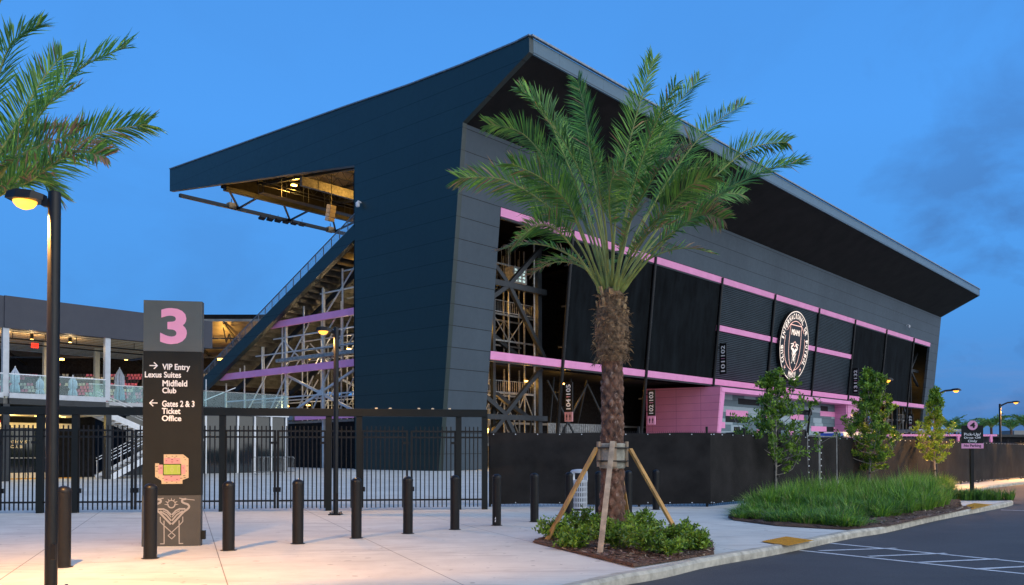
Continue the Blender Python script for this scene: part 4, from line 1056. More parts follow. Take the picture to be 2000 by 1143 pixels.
# ================================================================= MESH FENCE
fa = V3((-.62,23.98,0)); fb = V3((5.5,24.0,0)); fdir = V3((25.12,26.88,0)).normalized()
def mesh_fence(P, Q, lb, seed, postsat, H=2.14):
    d = (Q-P); L = d.length; d.normalize(); n_ = V3((d.y,-d.x,0))
    t = thing('mesh_fence', lb, 'fence', tuple(P)); o_ = tuple(P); rr = random.Random(seed)
    m = MB(o_); nu = int(L/.3)+2; nz = 8
    off = [[rr.uniform(-.012,.012) for _ in range(nu+1)] for _ in range(nz+1)]
    for j in range(nz+1):
        for i in range(nu+1):
            z = .07+(H-.13)*j/nz; s_ = L*i/nu
            m.vs([P+d*s_+V3((0,0,z+(.012*sin(s_*2.6) if j == nz else (.02*sin(s_*1.3) if j == 0 else 0))))+n_*(.05+off[j][i]+.015*sin(s_*2.1+j*.4))])
    for j in range(nz):
        for i in range(nu): k = j*(nu+1)+i; m.face((k,k+1,k+nu+2,k+nu+1))
    m.build('privacy_screen', M['fence_mesh'], t, smooth=True, fix=False)
    s_ = 0
    for s_ in postsat: MB(o_).tube(P+d*s_, P+d*s_+V3((0,0,H+.12)), .035).build('post', M['black'], t)
    MB(o_).tube(P+V3((0,0,H-.09)), Q+V3((0,0,H-.09)), .022).build('top_rail', M['black'], t)
    m = MB(o_)      # twisted wire barbs along the top edge and links at the foot
    for k in range(int(L/.055)):
        s_ = k*.055; p = P+d*s_+V3((0,0,H-.06)); m.beam(p, p+V3((0,0,.055))+d*.012, .006, .006)
        q = P+d*s_+V3((0,0,.02)); m.beam(q, q+V3((0,0,.07))+d*(.03 if k % 2 else -.03), .006, .006)
    m.build('wire_link', M['dark_steel'], t)
    m = MB(o_)
    for k in range(int(L/.62)+1):
        for z in (H-.10,.12): p = P+d*(.1+k*.62)+n_*.085+V3((0,0,z)); m.box(p-V3((.013,.013,.013)), p+V3((.013,.013,.013)))
    m.build('cable_tie', M['white'], t)
    return t
mesh_fence(fa, fb+V3((.09,0,0)), 'black privacy mesh fence behind the bollards and the braced palm', 1, (0.0,2.1,4.2,6.12))
gA = fb+fdir*6.55; gB = fb+fdir*7.55; gC = fb+fdir*9.1
mesh_fence(fb, gA, 'black privacy mesh fence behind the left young tree', 2, (2.2,4.4,6.5))
mesh_fence(gC, fb+fdir*62, 'brown lit privacy mesh fence running away to the right', 3, (0,3,6,9,12,15,18,21,24,27,30,33,36,39,42,45,48,51))
gt = thing('mesh_gate', 'mesh covered double gate with pale frame posts between the young trees', 'gate', tuple(gA))
for a, b in ((gA+fdir*.06, gB-fdir*.02), (gB+fdir*.06, gC-fdir*.04)):
    n_ = V3((fdir.y,-fdir.x,0)); m = MB(tuple(gA))
    m.prism([a+V3((0,0,.1)), b+V3((0,0,.1)), b+V3((0,0,2.05)), a+V3((0,0,2.05))], n_*.012); m.build('gate_screen', M['fence_mesh'], gt)
    m = MB(tuple(gA)); m.tube(a, a+V3((0,0,2.2)), .03); m.tube(b, b+V3((0,0,2.2)), .03); m.tube(a+V3((0,0,2.1)), b+V3((0,0,2.1)), .02)
    m.build('gate_frame', M['galv'], gt)
    m = MB(tuple(gA))
    for k in range(9): p = a+fdir*.06+V3((0,0,.2+.22*k))-n_*0+n_*.03; m.box(p-V3((.015,.015,.02)), p+V3((.015,.015,.02)))
    m.build('cable_tie', M['white'], gt)

# ================================================================= BOLLARDS
bp = [(119,1110),(290,1093),(444,1077),(580,1064),(695,1053),(796,1044),(888,1036),(970,1028),(1044,1021),(1112,1014),(1170,1008),(1228,1003),(1282,997)]
bl = ['black domed bollard just right of the near lamp pole', 'black domed bollard in front of the way-finding pillar', 'black domed bollard just right of the way-finding pillar',
      'fourth black bollard from the left, left of the middle lamp pole', 'fifth black bollard from the left, right of the middle lamp pole', 'sixth black bollard from the left in front of the gate',
      'seventh black bollard from the left near the right end of the gate', 'black bollard with a small white scuff mark low on its side', 'black bollard in front of the mesh fence, left of the litter bin',
      'black bollard directly in front of the slotted litter bin', 'black bollard hidden behind the palm trunk', 'black bollard just right of the palm trunk', 'last black bollard at the right end of the row']
br = .092; b0 = None
for k, (x, y) in enumerate(bp):
    p = G(x, y-1); p.y += br*.6
    if k == 0:
        b0 = thing('bollard', bl[0], 'bollard', tuple(p), 0, 'black bollards in a curving row')
        MB().lathe((0,0,0), [(br,0),(br,.985)], 28).build('post', M['bollard'], b0, smooth=True)
        MB().lathe((0,0,0), [(br+.004,.986),(br+.004,1.0)]+[((br+.004)*cos(RAD(a)), 1.0+.075*sin(RAD(a))) for a in (15,30,45,60,75,88)], 28).build('dome_cap', M['black'], b0, smooth=True)
        MB().lathe((0,0,0), [(br+.03,0.002),(br+.028,.006),(br+.012,.008),(br+.001,.014)], 28).build('base_shade_ring', M['rubber'], b0)  # dark ring round the foot, widened to stand in for contact shade
    else: 
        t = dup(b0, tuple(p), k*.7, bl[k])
        if k == 7:
            m = MB(); f = lambda a, z: V3(((br+.002)*cos(a), (br+.002)*sin(a), z))
            rz = k*.7; a0_ = -pi/2-.45-rz
            m.poly([f(a0_,.08), f(a0_+.25,.08), f(a0_+.3,.12), f(a0_+.15,.13)]); m.poly([f(a0_+.05,.14), f(a0_+.3,.135), f(a0_+.25,.19), f(a0_+.12,.17)])
            m.build('scuff_mark', M['white'], t, fix=False)

# ================================================================= LITTER BIN
p = G(1132, 998); bin_ = thing('litter_bin', 'white slotted metal litter bin against the mesh fence', 'bin', (p.x, p.y+.2, 0))
H = 1.08; r0 = .215
m = MB(); n_ = 28
for j in range(6):
    z0 = .06+j*.135
    m.lathe((0,0,0), [(r0,z0),(r0+.006,z0+.012),(r0+.006,z0+.028),(r0,z0+.04)], n_)
for k in range(n_):
    a = 2*pi*k/n_; m.beam((r0*cos(a), r0*sin(a), .05), (r0*cos(a), r0*sin(a), .78), .006, .028, up=(-sin(a),cos(a),0))
m.build('slatted_body', M['club_white'], bin_)
MB().lathe((0,0,0), [(r0-.04,.05),(r0-.04,.76)], 20).build('liner', M['interior'], bin_)
MB().lathe((0,0,0), [(r0+.01,.75),(r0+.012,.80),(r0+.005,.81)], n_).build('rim', M['club_white'], bin_)
for a in (40, 140, 220, 320):
    MB().beam((r0*cos(RAD(a)), r0*sin(RAD(a)), .8), (r0*cos(RAD(a)), r0*sin(RAD(a)), 1.0), .12, .015, up=(-sin(RAD(a)),cos(RAD(a)),0)).build('hood_post', M['white'], bin_)
MB().lathe((0,0,0), [(r0+.01,.99),(r0+.012,1.03),(r0-.03,1.07),(.05,1.09)], n_).build('hood', M['club_white'], bin_, smooth=True)
MB().lathe((0,0,0), [(r0-.02,.004),(r0-.02,.05)], 20).build('base', M['rubber'], bin_)

# ================================================================= LAMP POSTS
def lamp(loc, H, aim, lb, e, arm='box', base=False, pr=.062):
    t = thing('street_lamp', lb, 'street lamp', loc, 0, 'black street lamps')
    d = V3((cos(aim), sin(aim), 0))
    MB().lathe((0,0,0), [(pr,0),(pr,H-.02),(pr-.008,H),(pr-.02,H+.004)], 20).build('pole', M['black'], t, smooth=True)
    m = MB(); m.box((-.15,-.15,.0), (.15,.15,.03))
    for sx in (-1,1):
        for sy in (-1,1): m.tube((sx*.11,sy*.11,.03), (sx*.11,sy*.11,.08), .016, n=6)
    m.build('base_plate', M['black'], t)
    MB().obox(d*.0+V3((pr*.7,-pr*.75,.45)), (.03,0,0), (0,.012,0), (0,0,.085)).build('hand_hole_cover', M['black'], t, bevel=.006)
    if arm == 'box': m = MB(); m.beam(d*pr*.5+V3((0,0,H-.13)), d*.12+V3((0,0,H-.11)), .07, .09); hx = .10; L = .34
    else:
        m = MB(); m.path([d*(pr*.6)+V3((0,0,H-.12)), d*.22+V3((0,0,H-.02)), d*.42+V3((0,0,H+.07)), d*.72+V3((0,0,H+.10))], .045, 8); hx = .66; L = .42
    m.build('arm', M['black'], t)
    zc = H-.08 if arm == 'box' else H+.09
    hd = MB(); s_ = V3((-d.y, d.x, 0)); sec = [(0,.05,.045),(.10,.13,.075),(.25,.16,.085),(.36,.14,.06),(L,.09,.02)]
    i0 = 0
    for (q, w2, hh) in sec: hd.vs([d*(hx+q)+s_*w2+V3((0,0,zc-.02)), d*(hx+q)+s_*w2*.75+V3((0,0,zc+hh)), d*(hx+q)-s_*w2*.75+V3((0,0,zc+hh)), d*(hx+q)-s_*w2+V3((0,0,zc-.02))])
    for k in range(len(sec)-1):
        for j in range(4): hd.face((k*4+j, k*4+(j+1) % 4, (k+1)*4+(j+1) % 4, (k+1)*4+j))
    hd.face((3,2,1,0)); k = (len(sec)-1)*4; hd.face((k,k+1,k+2,k+3))
    h_ = hd.build('lamp_head', M['black'], t)
    c_ = d*(hx+.22)+V3((0,0,zc-.022))
    m = MB(); m.lathe(c_, [(.03,-.085),(.085,-.06),(.115,-.02),(.12,0)], 16); ln = m.build('lens', M['lamp'], h_, smooth=True)
    l = bpy.data.lights.new('lamp_light', 'SPOT'); l.energy = e; l.color = (1,.48,.12); l.spot_size = RAD(165); l.spot_blend = .6; l.shadow_soft_size = .05
    o = bpy.data.objects.new('lamp_light', l); COL.objects.link(o); o.parent = t; o.location = c_+V3((0,0,-.12))
    return t
pb = at(99.5, 1140, 9.15)
lamp((pb.x, 9.15, 0), 4.33, pi, 'black street lamp nearest the camera at the left edge, head turned left', 2000, pr=.064)
pb = at(655.5, 1005, 20.8)
lamp((pb.x, 20.8, 0), 4.6, pi, 'black street lamp in front of the gate fence, head turned left', 420)
lamp((13.85, 33.4, 0), 4.3, -.12, 'street lamp mostly hidden behind the bushy middle young tree', 1200, 'curve')
lamp((19.05, 38.2, 0), 4.25, -.12, 'black curved arm street lamp just right of the yellowish young tree', 2200, 'curve')
lamp((28.5, 49.6, 0), 4.4, -.12, 'black curved arm street lamp furthest right on the far pavement', 3500, 'curve')
lamp((-7.0, -2.0, 0), 4.5, .4, 'unseen street lamp added behind the camera to warm the paving', 6500)  # added out of view to spread a warm wash over the paving
lamp((30.0, 24.0, -.12), 4.5, pi, 'street lamp across the road to the right of the photograph', 900, 'curve')

# ================================================================= WAY-FINDING PILLAR
pA = G(277,1068); pB = G(392,1066); pd = (pB-pA).normalized(); pn = V3((pd.y,-pd.x,0)); PW = (pB-pA).length
pang = math.atan2(pd.y, pd.x)
PH = at(284,586,pA.y).z
pil = thing('wayfinding_pillar', 'tall dark way-finding pillar with a big pink 3, white directions and a heron emblem', 'sign', tuple((pA.x,pA.y,0)), pang)
def fz(y): return PH*(1067-y)/(1067-586.5)
def fx(x, y): xl = 284-(y-586)*7/482; return (x-xl)/(113.5+1.5*(y-586)/482)*PW
MB().box((0,0,fz(968)+.002), (PW,.16,fz(686))).build('panel', M['sign_dark'], pil)
MB().box((0,-.002,fz(686)+.002), (PW,.162,PH)).build('top_panel', M['sign_grey'], pil)
MB().box((-.004,-.003,0), (PW-.004,.163,fz(968))).build('base_panel', M['sign_brown'], pil)
MB().box((PW+.002,.02,.10), (PW+.06,.12,.24)).build('junction_box', M['sign_dark'], pil)
fo = V3((0,-.0045,0)); XF = V3((1,0,0)); ZF = V3((0,0,1))
def ptxt(txt, x0, x1, yt, yb, mat='sign_white', bold=.028, off=0): return text_mesh('lettering', txt, M[mat], pil, fo, XF, ZF, (fx(x0,yb), fx(x1,yb), fz(yb), fz(yt)), bold, .001, off=off)
o = ptxt('3', 315, 367, 601, 672, 'sign_pink', 0, .035); o.name = 'numeral'
for tx, x0, x1, yt, yb in (('VIP Entry',319.5,372.5,711,725.5),('Lexus Suites',285.5,355,726.5,737.5),('Midfield',319.5,367,743,754.5),('Club',319,345.5,757.5,768),('Gates 2 & 3',318.5,381,783,794.5),('Ticket',318,353.5,797.5,808.5),('Office',318,355,812,822.5)): ptxt(tx, x0, x1, yt, yb)
def fp(x, y, d=0): return V3((x, -.0045-d, y))
def arrow(xa, xb, yc, right):
    m = MB(); X0, X1, Zc = fx(xa,yc), fx(xb,yc), fz(yc); 
    if not right: X0, X1 = X1, X0
    s_ = 1 if right else -1
    strip(m, [(X0,Zc),(X1,Zc)], .016, .001, f=fp); strip(m, [(X1-s_*.05,Zc+.05),(X1,Zc),(X1-s_*.05,Zc-.05)], .016, .002, f=fp)
    m.build('arrow', M['sign_white'], pil, fix=False)
arrow(295, 309.5, 714.5, True); arrow(294.5, 309, 787.5, False)
m = MB()
def mp_poly(pts, mi, d): m.mi = mi; m.poly([fp(fx(x, y), fz(y), d) for x, y in pts][::-1])
zx = lambda a: 270+a/4.967; zy = lambda b: 860+b/4.967
def zp(pts): return [(zx(a), zy(b)) for a, b in pts]
mp_poly(zp([(252,138),(440,138),(492,178),(492,365),(432,388),(432,424),(230,424),(228,392),(168,355),(168,225),(207,225),(207,238),(252,238)]), 0, .001)
for r_ in ([(258,172),(412,172),(412,228),(258,228)], [(200,240),(243,240),(243,330),(200,330)], [(418,240),(462,240),(462,330),(418,330)], [(252,344),(410,344),(410,400),(252,400)]): mp_poly(zp(r_), 1, .002)
mp_poly(zp([(243,230),(421,230),(421,342),(243,342)]), 2, .003); mp_poly(zp([(251,238),(413,238),(413,333),(251,333)]), 3, .004)
rr = random.Random(4)
for (a, b) in ((280,155),(335,155),(375,155),(450,165),(460,190),(480,250),(185,255),(185,300),(200,280),(470,300),(280,408),(330,398),(375,408),(200,358),(245,370),(420,370),(450,345),(455,365),(300,172),(360,172),(278,200),(385,200),(333,190),(333,212),(225,270),(440,270),(325,355),(278,380),(380,380)):
    w2 = rr.uniform(5,12); mp_poly(zp([(a-w2,b-2.5),(a+w2,b-2.5),(a+w2,b+2.5),(a-w2,b+2.5)]), 2, .005)
m.build('stadium_map', [M['map_tan'], M['map_pink'], M['black'], M['map_green']], pil, fix=False)
m = MB(); m.mi = 0
def fpx(x, y, d=0): return fp(fx(zx(x), zy(y)), fz(zy(y)), d)
strip(m, [(332,238),(332,333)], 2, .006, f=fpx); strip(m, [(332+16*cos(RAD(a)), 286+16*sin(RAD(a))) for a in range(0,360,30)], 2, .006, True, f=fpx)
for s_ in (251, 413):
    t_ = 1 if s_ < 300 else -1; strip(m, [(s_,255),(s_+t_*26,255),(s_+t_*26,317),(s_,317)], 2, .006, f=fpx)
m.build('pitch_marking', M['map_tan'], pil, fix=False)
# heron emblem on the base
m = MB()
for s_ in (-1, 1):
    F = lambda pts: [(324+s_*(x-324), y) for x, y in pts]
    def rib(pts, wd, d): strip(m, F(pts), wd, d, f=fpx)
    rib([(548,583),(500,577),(470,573)], 7, .001); rib([(402,563),(430,569),(470,573)], 9, .0012)
    rib(resample([V3((x,y,0)) for x, y in [(462,572),(432,578),(430,598),(450,612),(482,622),(496,645),(482,668),(440,695),(395,740),(330,815)]], 3) and [(p.x,p.y) for p in resample([V3((x,y,0)) for x, y in [(462,572),(432,578),(428,598),(450,613),(482,624),(496,647),(480,670),(440,700),(390,752),(333,812)]], 4)], 19, .0014)
    rib([(455,668),(400,668),(365,685),(330,722)], 15, .0016); rib([(430,690),(375,725),(330,778)], 15, .0018); rib([(405,685),(365,705),(330,745)], 9, .002)
    rib([(433,745),(433,790),(395,830),(290,925),(324,957)], 9, .0022); rib([(397,782),(397,1003),(434,1003)], 10, .0024)
rim = [(324+34*cos(RAD(a)), 622+34*sin(RAD(a))) for a in range(0,181,15)]
strip(m, rim, 12, .0026, f=fpx)
m.poly([fpx(324+36*cos(RAD(a)), 632+34*sin(RAD(a)), .0028) for a in range(-180,1,15)][::-1]) if False else None
for a in range(0,-181,-30):
    c_ = RAD(a); b_ = RAD(9); m.poly([fpx(324+42*cos(c_-b_), 624+40*sin(c_-b_), .003), fpx(324+72*cos(c_), 624+66*sin(c_), .003), fpx(324+42*cos(c_+b_), 624+40*sin(c_+b_), .003)])
strip(m, [(324+37*cos(RAD(a)), 622+37*sin(RAD(a))) for a in range(0,-181,-15)], 6, .0032, f=fpx)
m.build('heron_emblem', M['line_grey'], pil, fix=False)

# ================================================================= FRONDS AND PALMS
def catmull(pts, n):
    out = []
    L = len(pts)-1
    for q in range(n+1):
        s_ = q/n*L; i = min(int(s_), L-1); t = s_-i
        p0 = pts[max(i-1,0)]; p1 = pts[i]; p2 = pts[i+1]; p3 = pts[min(i+2,L)]
        out.append(.5*((2*p1)+(p2-p0)*t+(2*p0-5*p1+4*p2-p3)*t*t+(3*p1-p0-3*p2+p3)*t**3))
    return out
def frond(parent, o, pts, rr, n=80, Lm=.50, dry=0, wid=.030, start=.22, mats=None, rw=.024, steps=26, twist=None):
    twist = RAD(rr.uniform(-35, 35)) if twist is None else twist
    C_ = catmull([V3(p) for p in pts], steps)
    m = MB(o); m.mi = 2
    m.path(C_, [rw*(1-.85*k/steps) + (.018 if k < 2 else 0) for k in range(steps+1)], 6)
    curv = (C_[-1]-C_[0]); 
    for q in range(n):
        t = start+(1-start)*(q+rr.random()*.5)/n
        s_ = t*steps; i = min(int(s_), steps-1); p = C_[i].lerp(C_[i+1], s_-i); T = (C_[i+1]-C_[i]).normalized()
        # the side of the frond: perpendicular to the bending plane
        up = V3((0,0,1)); sd_ = T.cross(up)
        if sd_.length < .15: sd_ = V3((1,0,0))
        sd_.normalize()
        nn = sd_.cross(T).normalized()
        tw = Matrix.Rotation(twist*min(1, .35+t), 3, T); sd_ = tw @ sd_; nn = tw @ nn
        tt = (t-start)/(1-start)
        L = Lm*(.45+.55*min(1, tt*4))*(1-.48*max(0, tt-.5)/.5)
        for sg in (-1, 1):
            ang = RAD(56-26*tt+rr.uniform(-9, 9)); lift = rr.uniform(.0, .75)
            d = (T*cos(ang)+sd_*sg*sin(ang)*1.0+nn*lift*sin(ang)).normalized()
            Lq = L*rr.uniform(.8, 1.12)
            mid = p+d*Lq*.55; dr = V3((0,0,-1))*Lq*rr.uniform(.02,.16)*(2.2 if rr.random() < .08 else 1)
            tip = p+d*Lq+dr; e = T.cross(d).cross(d).normalized() if T.cross(d).length > .05 else nn
            e = (e+nn*rr.uniform(-.6,.6)).normalized(); wv = e*wid*.5
            m.mi = 3 if rr.random() < dry*(1.3 if tt > .6 else .35) else rr.choices([0,1], [.68,.32])[0]
            k = m.vs([p-wv*.5, p+wv*.5, mid+wv, tip, mid-wv]); m.face((k,k+1,k+2,k+4)); m.face((k+2,k+3,k+4))
    mm = mats or [M['pl1'], M['pl2'], M['rachis'], M['pl3']]
    return m.build('frond', mm, parent, fix=False)
def arcf(c, az, phi0, phi1, L, n=6, p=1.3, r0=.1):
    pts = [V3(c)+V3((cos(az)*r0, sin(az)*r0, 0))]
    for k in range(n):
        ph = phi0+(phi1-phi0)*((k+.5)/n)**p
        pts.append(pts[-1]+V3((cos(az)*sin(ph), sin(az)*sin(ph), cos(ph)))*L/n)
    return pts

# near palm
TX, TY = 1.775, 15.05
palm = thing('palm_tree', 'large date palm with a shaggy trunk held by timber props in the middle foreground', 'palm tree', (TX,TY,0), 0, 'palms near the plaza')
po = (TX,TY,0)
def zpx(y): return CAMH+(HOR-y)*TY/FPX
def trunk(parent, o, scale=1.0, nth=84, nzz=330, htop=None, seed=1):
    prof_ = [(1075,.30),(1040,.275),(1000,.245),(915,.215),(860,.215),(790,.205),(735,.200),(712,.205),(700,.27),(685,.295),(640,.315),(612,.295),(590,.235),(572,.20),(562,.13)]
    hs = [zpx(y) for y, r in prof_]; rs = [r for y, r in prof_]
    hs[0] = 0
    from mathutils import noise as mn
    m = MB(o); H = hs[-1]; tipm = []
    for j in range(nzz+1):
        h = H*j/nzz; i = max(k for k in range(len(hs)) if hs[k] <= h+1e-9); i = min(i, len(hs)-2); f = (h-hs[i])/(hs[i+1]-hs[i]); r = rs[i]*(1-f)+rs[i+1]*f
        fib = min(1, max(0, (h-zpx(712))/.12))
        for k in range(nth):
            th = 2*pi*k/nth; n_ = 7
            jit = mn.noise(V3((cos(th)*1.5, sin(th)*1.5, h*4+seed)))
            b = h/.25+jit*.17; a = th*n_/(2*pi)
            p_, q_ = (a+b) % 1, (a-b) % 1
            ci, cj = math.floor(a+b) % 14, math.floor(a-b); hsh = (sin(ci*12.9898+cj*78.233)*43758.5453) % 1; bump = (max(0, sin(pi*p_))*max(0, sin(pi*q_)))**.6*(.55+.6*hsh)
            # lip: strongest just below the upper corner of each scale
            lip = max(0, (p_-q_ if False else (p_+(1-q_))/2-.5))
            tipm.append(bump > .80 and mn.noise(V3((cos(th)*7, sin(th)*7, h*18))) > -.05); dr = .072*bump*(.75+.9*lip)-.034+.012*mn.noise(V3((cos(th)*9, sin(th)*9, h*14)))
            df = .035*mn.noise(V3((cos(th)*4, sin(th)*4, h*16)))+.02*mn.noise(V3((cos(th)*13, sin(th)*13, h*30)))
            rad = r+dr*(1-fib)+df*fib
            m.v.append(V3((cos(th)*rad*.93*scale, sin(th)*rad*.93*scale, h)))
    for j in range(nzz):
        fibf = H*j/nzz > zpx(708); m.mi = 1 if fibf else 0
        for k in range(nth): m.mi = 1 if fibf else (2 if tipm[j*nth+k] else 0); m.face((j*nth+k, j*nth+(k+1) % nth, (j+1)*nth+(k+1) % nth, (j+1)*nth+k))
    m.mi = 1; m.face([nzz*nth+k for k in range(nth)])
    return m.build('trunk', [M['bark'], M['fibre'], M['barktip']], parent, smooth=True, fix=False), H
tr, HT = trunk(palm, po)
rr = random.Random(12)
m = MB(po)     # loose fibres hanging off the boss
for k in range(620):
    th = rr.uniform(0, 2*pi); h = rr.uniform(zpx(708), zpx(575)); r = .27+.03*rr.random() if h < zpx(600) else .21
    p = V3((TX+cos(th)*r, TY+sin(th)*r, h)); d = V3((cos(th)*rr.uniform(.1,1), sin(th)*rr.uniform(.1,1), rr.uniform(-1.0,.8))) + V3((-sin(th), cos(th), 0))*rr.uniform(-1.8,1.8); d.normalize()
    L = rr.uniform(.05,.17); w2 = V3((0,0,1)).cross(d); w2 = w2.normalized()*rr.uniform(.004,.012) if w2.length > .1 else V3((.006,0,0))
    m.mi = rr.choice([0,0,0,1]); b_ = p+d*L*.6-V3((0,0,L*.1)); m.poly([p-w2, p+w2, b_+w2*.7, p+d*L-V3((0,0,L*.35)), b_-w2*.7])
m.build('loose_fibre', [M['fibre'], M['stub']], palm, fix=False)
for k in range(15):
    th = k*2.4+.3; h = zpx(622)+.42*((k*7) % 10)/10; r = .245-.08*((k*7) % 10)/10; up = rr.uniform(.10,.22)
    p = V3((TX+cos(th)*r, TY+sin(th)*r, h)); q = p+V3((cos(th)*.06, sin(th)*.06, up))
    MB(po).beam(p, q, rr.uniform(.05,.08), .030, up=(cos(th),sin(th),0)).build('cut_stub', M['stub'], palm, bevel=.006)
rr = random.Random(5)
def F3(lst, dy): # photo curve -> frond at changing depth
    n_ = len(lst)-1; return [at(x, y, TY+dy*(k/n_)**1.1) for k, (x, y) in enumerate(lst)]
FR = [([(1172,572),(1140,492),(1078,410),(985,352),(897,348)], -.9, .14), ([(1176,570),(1138,455),(1083,340),(1022,262),(955,243)], .5, .03), ([(1180,565),(1150,430),(1100,300),(1062,215),(1019,178)], -.4, .02),
      ([(1186,562),(1170,420),(1152,300),(1143,220),(1128,158)], .9, .05), ([(1196,560),(1202,430),(1222,310),(1250,200),(1276,116)], -.3, .02), ([(1202,560),(1232,430),(1270,310),(1312,220),(1366,154)], .8, .03),
      ([(1206,562),(1255,440),(1320,330),(1385,250),(1452,204)], 1.3, .02), ([(1210,565),(1290,440),(1390,350),(1465,290),(1538,278)], .9, .02), ([(1214,570),(1300,470),(1400,385),(1490,335),(1562,318)], -.6, .05),
      ([(1212,572),(1262,500),(1320,450),(1370,420),(1412,428)], -1.3, .35), ([(1176,574),(1130,500),(1090,452),(1050,440),(1012,470)], -1.6, .18), ([(1200,560),(1222,450),(1262,370),(1300,315),(1335,300)], -2.2, .55),
      ([(1190,560),(1183,450),(1172,380),(1165,330),(1150,282)], -1.7, .06), ([(1184,562),(1150,460),(1122,390),(1090,320),(1052,300)], 1.8, .04),
      ([(1206,562),(1240,460),(1290,380),(1350,330),(1420,330)], 2.4, .04), ([(1208,566),(1270,480),(1335,420),(1395,380),(1450,380)], 1.9, .06), ([(1188,560),(1160,470),(1130,420),(1080,370),(1010,380)], 1.4, .12),
      ([(1198,560),(1226,440),(1250,360),(1285,290),(1318,240)], 2.0, .02), ([(1181,566),(1140,470),(1110,400),(1060,350),(1000,320)], -1.9, .08),
      ([(1204,564),(1250,480),(1300,410),(1345,365),(1390,345)], -1.9, .12), ([(1195,562),(1196,470),(1190,400),(1195,350),(1212,330)], -2.6, .08), ([(1190,560),(1176,440),(1160,350),(1120,280),(1090,240)], 1.5, .02)]
for pts, dy, dry in FR:
    frond(palm, po, F3(pts, dy), rr, 100, .53, dry, .022, .36, twist=RAD(rr.choice([-1,1])*rr.uniform(38,75)))
for k in range(5):     # the spear cluster in the heart and the far side of the crown
    az = k*2.399+.4; frond(palm, po, arcf((TX,TY,HT-.12), az, RAD(rr.uniform(4,14)), RAD(rr.uniform(28,62)), rr.uniform(2.6,3.8), 6, 1.4, .08), rr, 60, .40, .05, .024, .42)
for k in range(9):      # short dry hanging pieces
    az = rr.uniform(0, 2*pi); frond(palm, po, arcf((TX,TY,HT-.1), az, RAD(28), RAD(rr.uniform(95,125)), rr.uniform(1.7,2.4), 6, 1.2, .12), rr, 42, .34, .5, .02, .35)

# palm at the left edge (its trunk stands outside the photograph)
LX, LY = -7.3, 11.1
lp = thing('palm_tree', 'date palm reaching in from the left edge over the near street lamp', 'palm tree', (LX,LY,0), 0, 'palms near the plaza'); lo_ = (LX,LY,0)
t2 = bpy.data.objects.new('trunk', tr.data); COL.objects.link(t2); t2.parent = lp
def atL(l, dy): n_ = len(l)-1; return [at(x, y, LY+dy*(k/n_)) for k, (x, y) in enumerate(l)]
LF = [([(-88,440),(0,372),(90,320),(190,262),(288,243)], .2, .05), ([(-90,436),(-10,360),(60,250),(150,140),(246,92)], -.3, .03), ([(-88,440),(-5,384),(60,352),(140,300),(206,306)], -.8, .3),
      ([(-95,430),(-50,300),(-15,190),(20,90),(78,50)], .3, .02), ([(-95,430),(-70,280),(-45,140),(-10,30),(32,-70)], -.3, .02), ([(-92,434),(-20,330),(40,230),(80,160),(120,110)], .9, .05),
      ([(-90,440),(-30,390),(20,350),(70,340),(110,378)], .9, .3), ([(-90,440),(-20,360),(30,310),(90,280),(150,260)], -1.4, .35), ([(-96,430),(-90,300),(-80,150),(-70,20),(-40,-80)], .8, .02)]
for pts, dy, dry in LF: frond(lp, lo_, atL(pts, dy), rr, 105, .54, dry, .024, .22, twist=RAD(rr.choice([-1,1])*rr.uniform(38,75)))
for k in range(15):
    az = RAD(60)+k*RAD(17.5); frond(lp, lo_, arcf((LX,LY,HT-.1), az, RAD(rr.uniform(5,30)), RAD(rr.uniform(45,105)), rr.uniform(3,4), 6, 1.3, .08), rr, 60, .45, .1, .026, .3)

# palms far beyond the fence
def farpalm(x, y, H, lb, seed):
    t = thing('palm_tree', lb, 'palm tree', (x,y,0), 0, 'distant palms beyond the fence'); o_ = (x,y,0); q = random.Random(seed)
    MB(o_).path([(x,y,0),(x+.1,y,H*.5),(x,y,H)], [.35,.26,.24], 8).build('trunk', M['bark'], t)
    for k in range(22): frond(t, o_, arcf((x,y,H), k*2.4+q.random(), RAD(q.uniform(10,45)), RAD(q.uniform(70,125)), q.uniform(3.4,4.6), 5, 1.1, .1), q, 26, .95, .02, .13, .15, rw=.05, steps=10)
for k, (px_, py_, D_, lb) in enumerate(((1852,838,180,'distant palm just right of the yellowish young tree'), (1936,836,170,'distant palm between the pick-up sign and the far street lamp'), (1916,842,200,'distant palm half hidden behind the pick-up sign'),
                                    (1975,840,185,'distant palm just right of the far street lamp'), (2004,836,165,'distant palm cut by the right edge'), (1872,846,215,'distant low palm left of the pick-up sign'))):
    q = at(px_, py_, D_); farpalm(q.x, q.y, q.z, lb, 40+k)

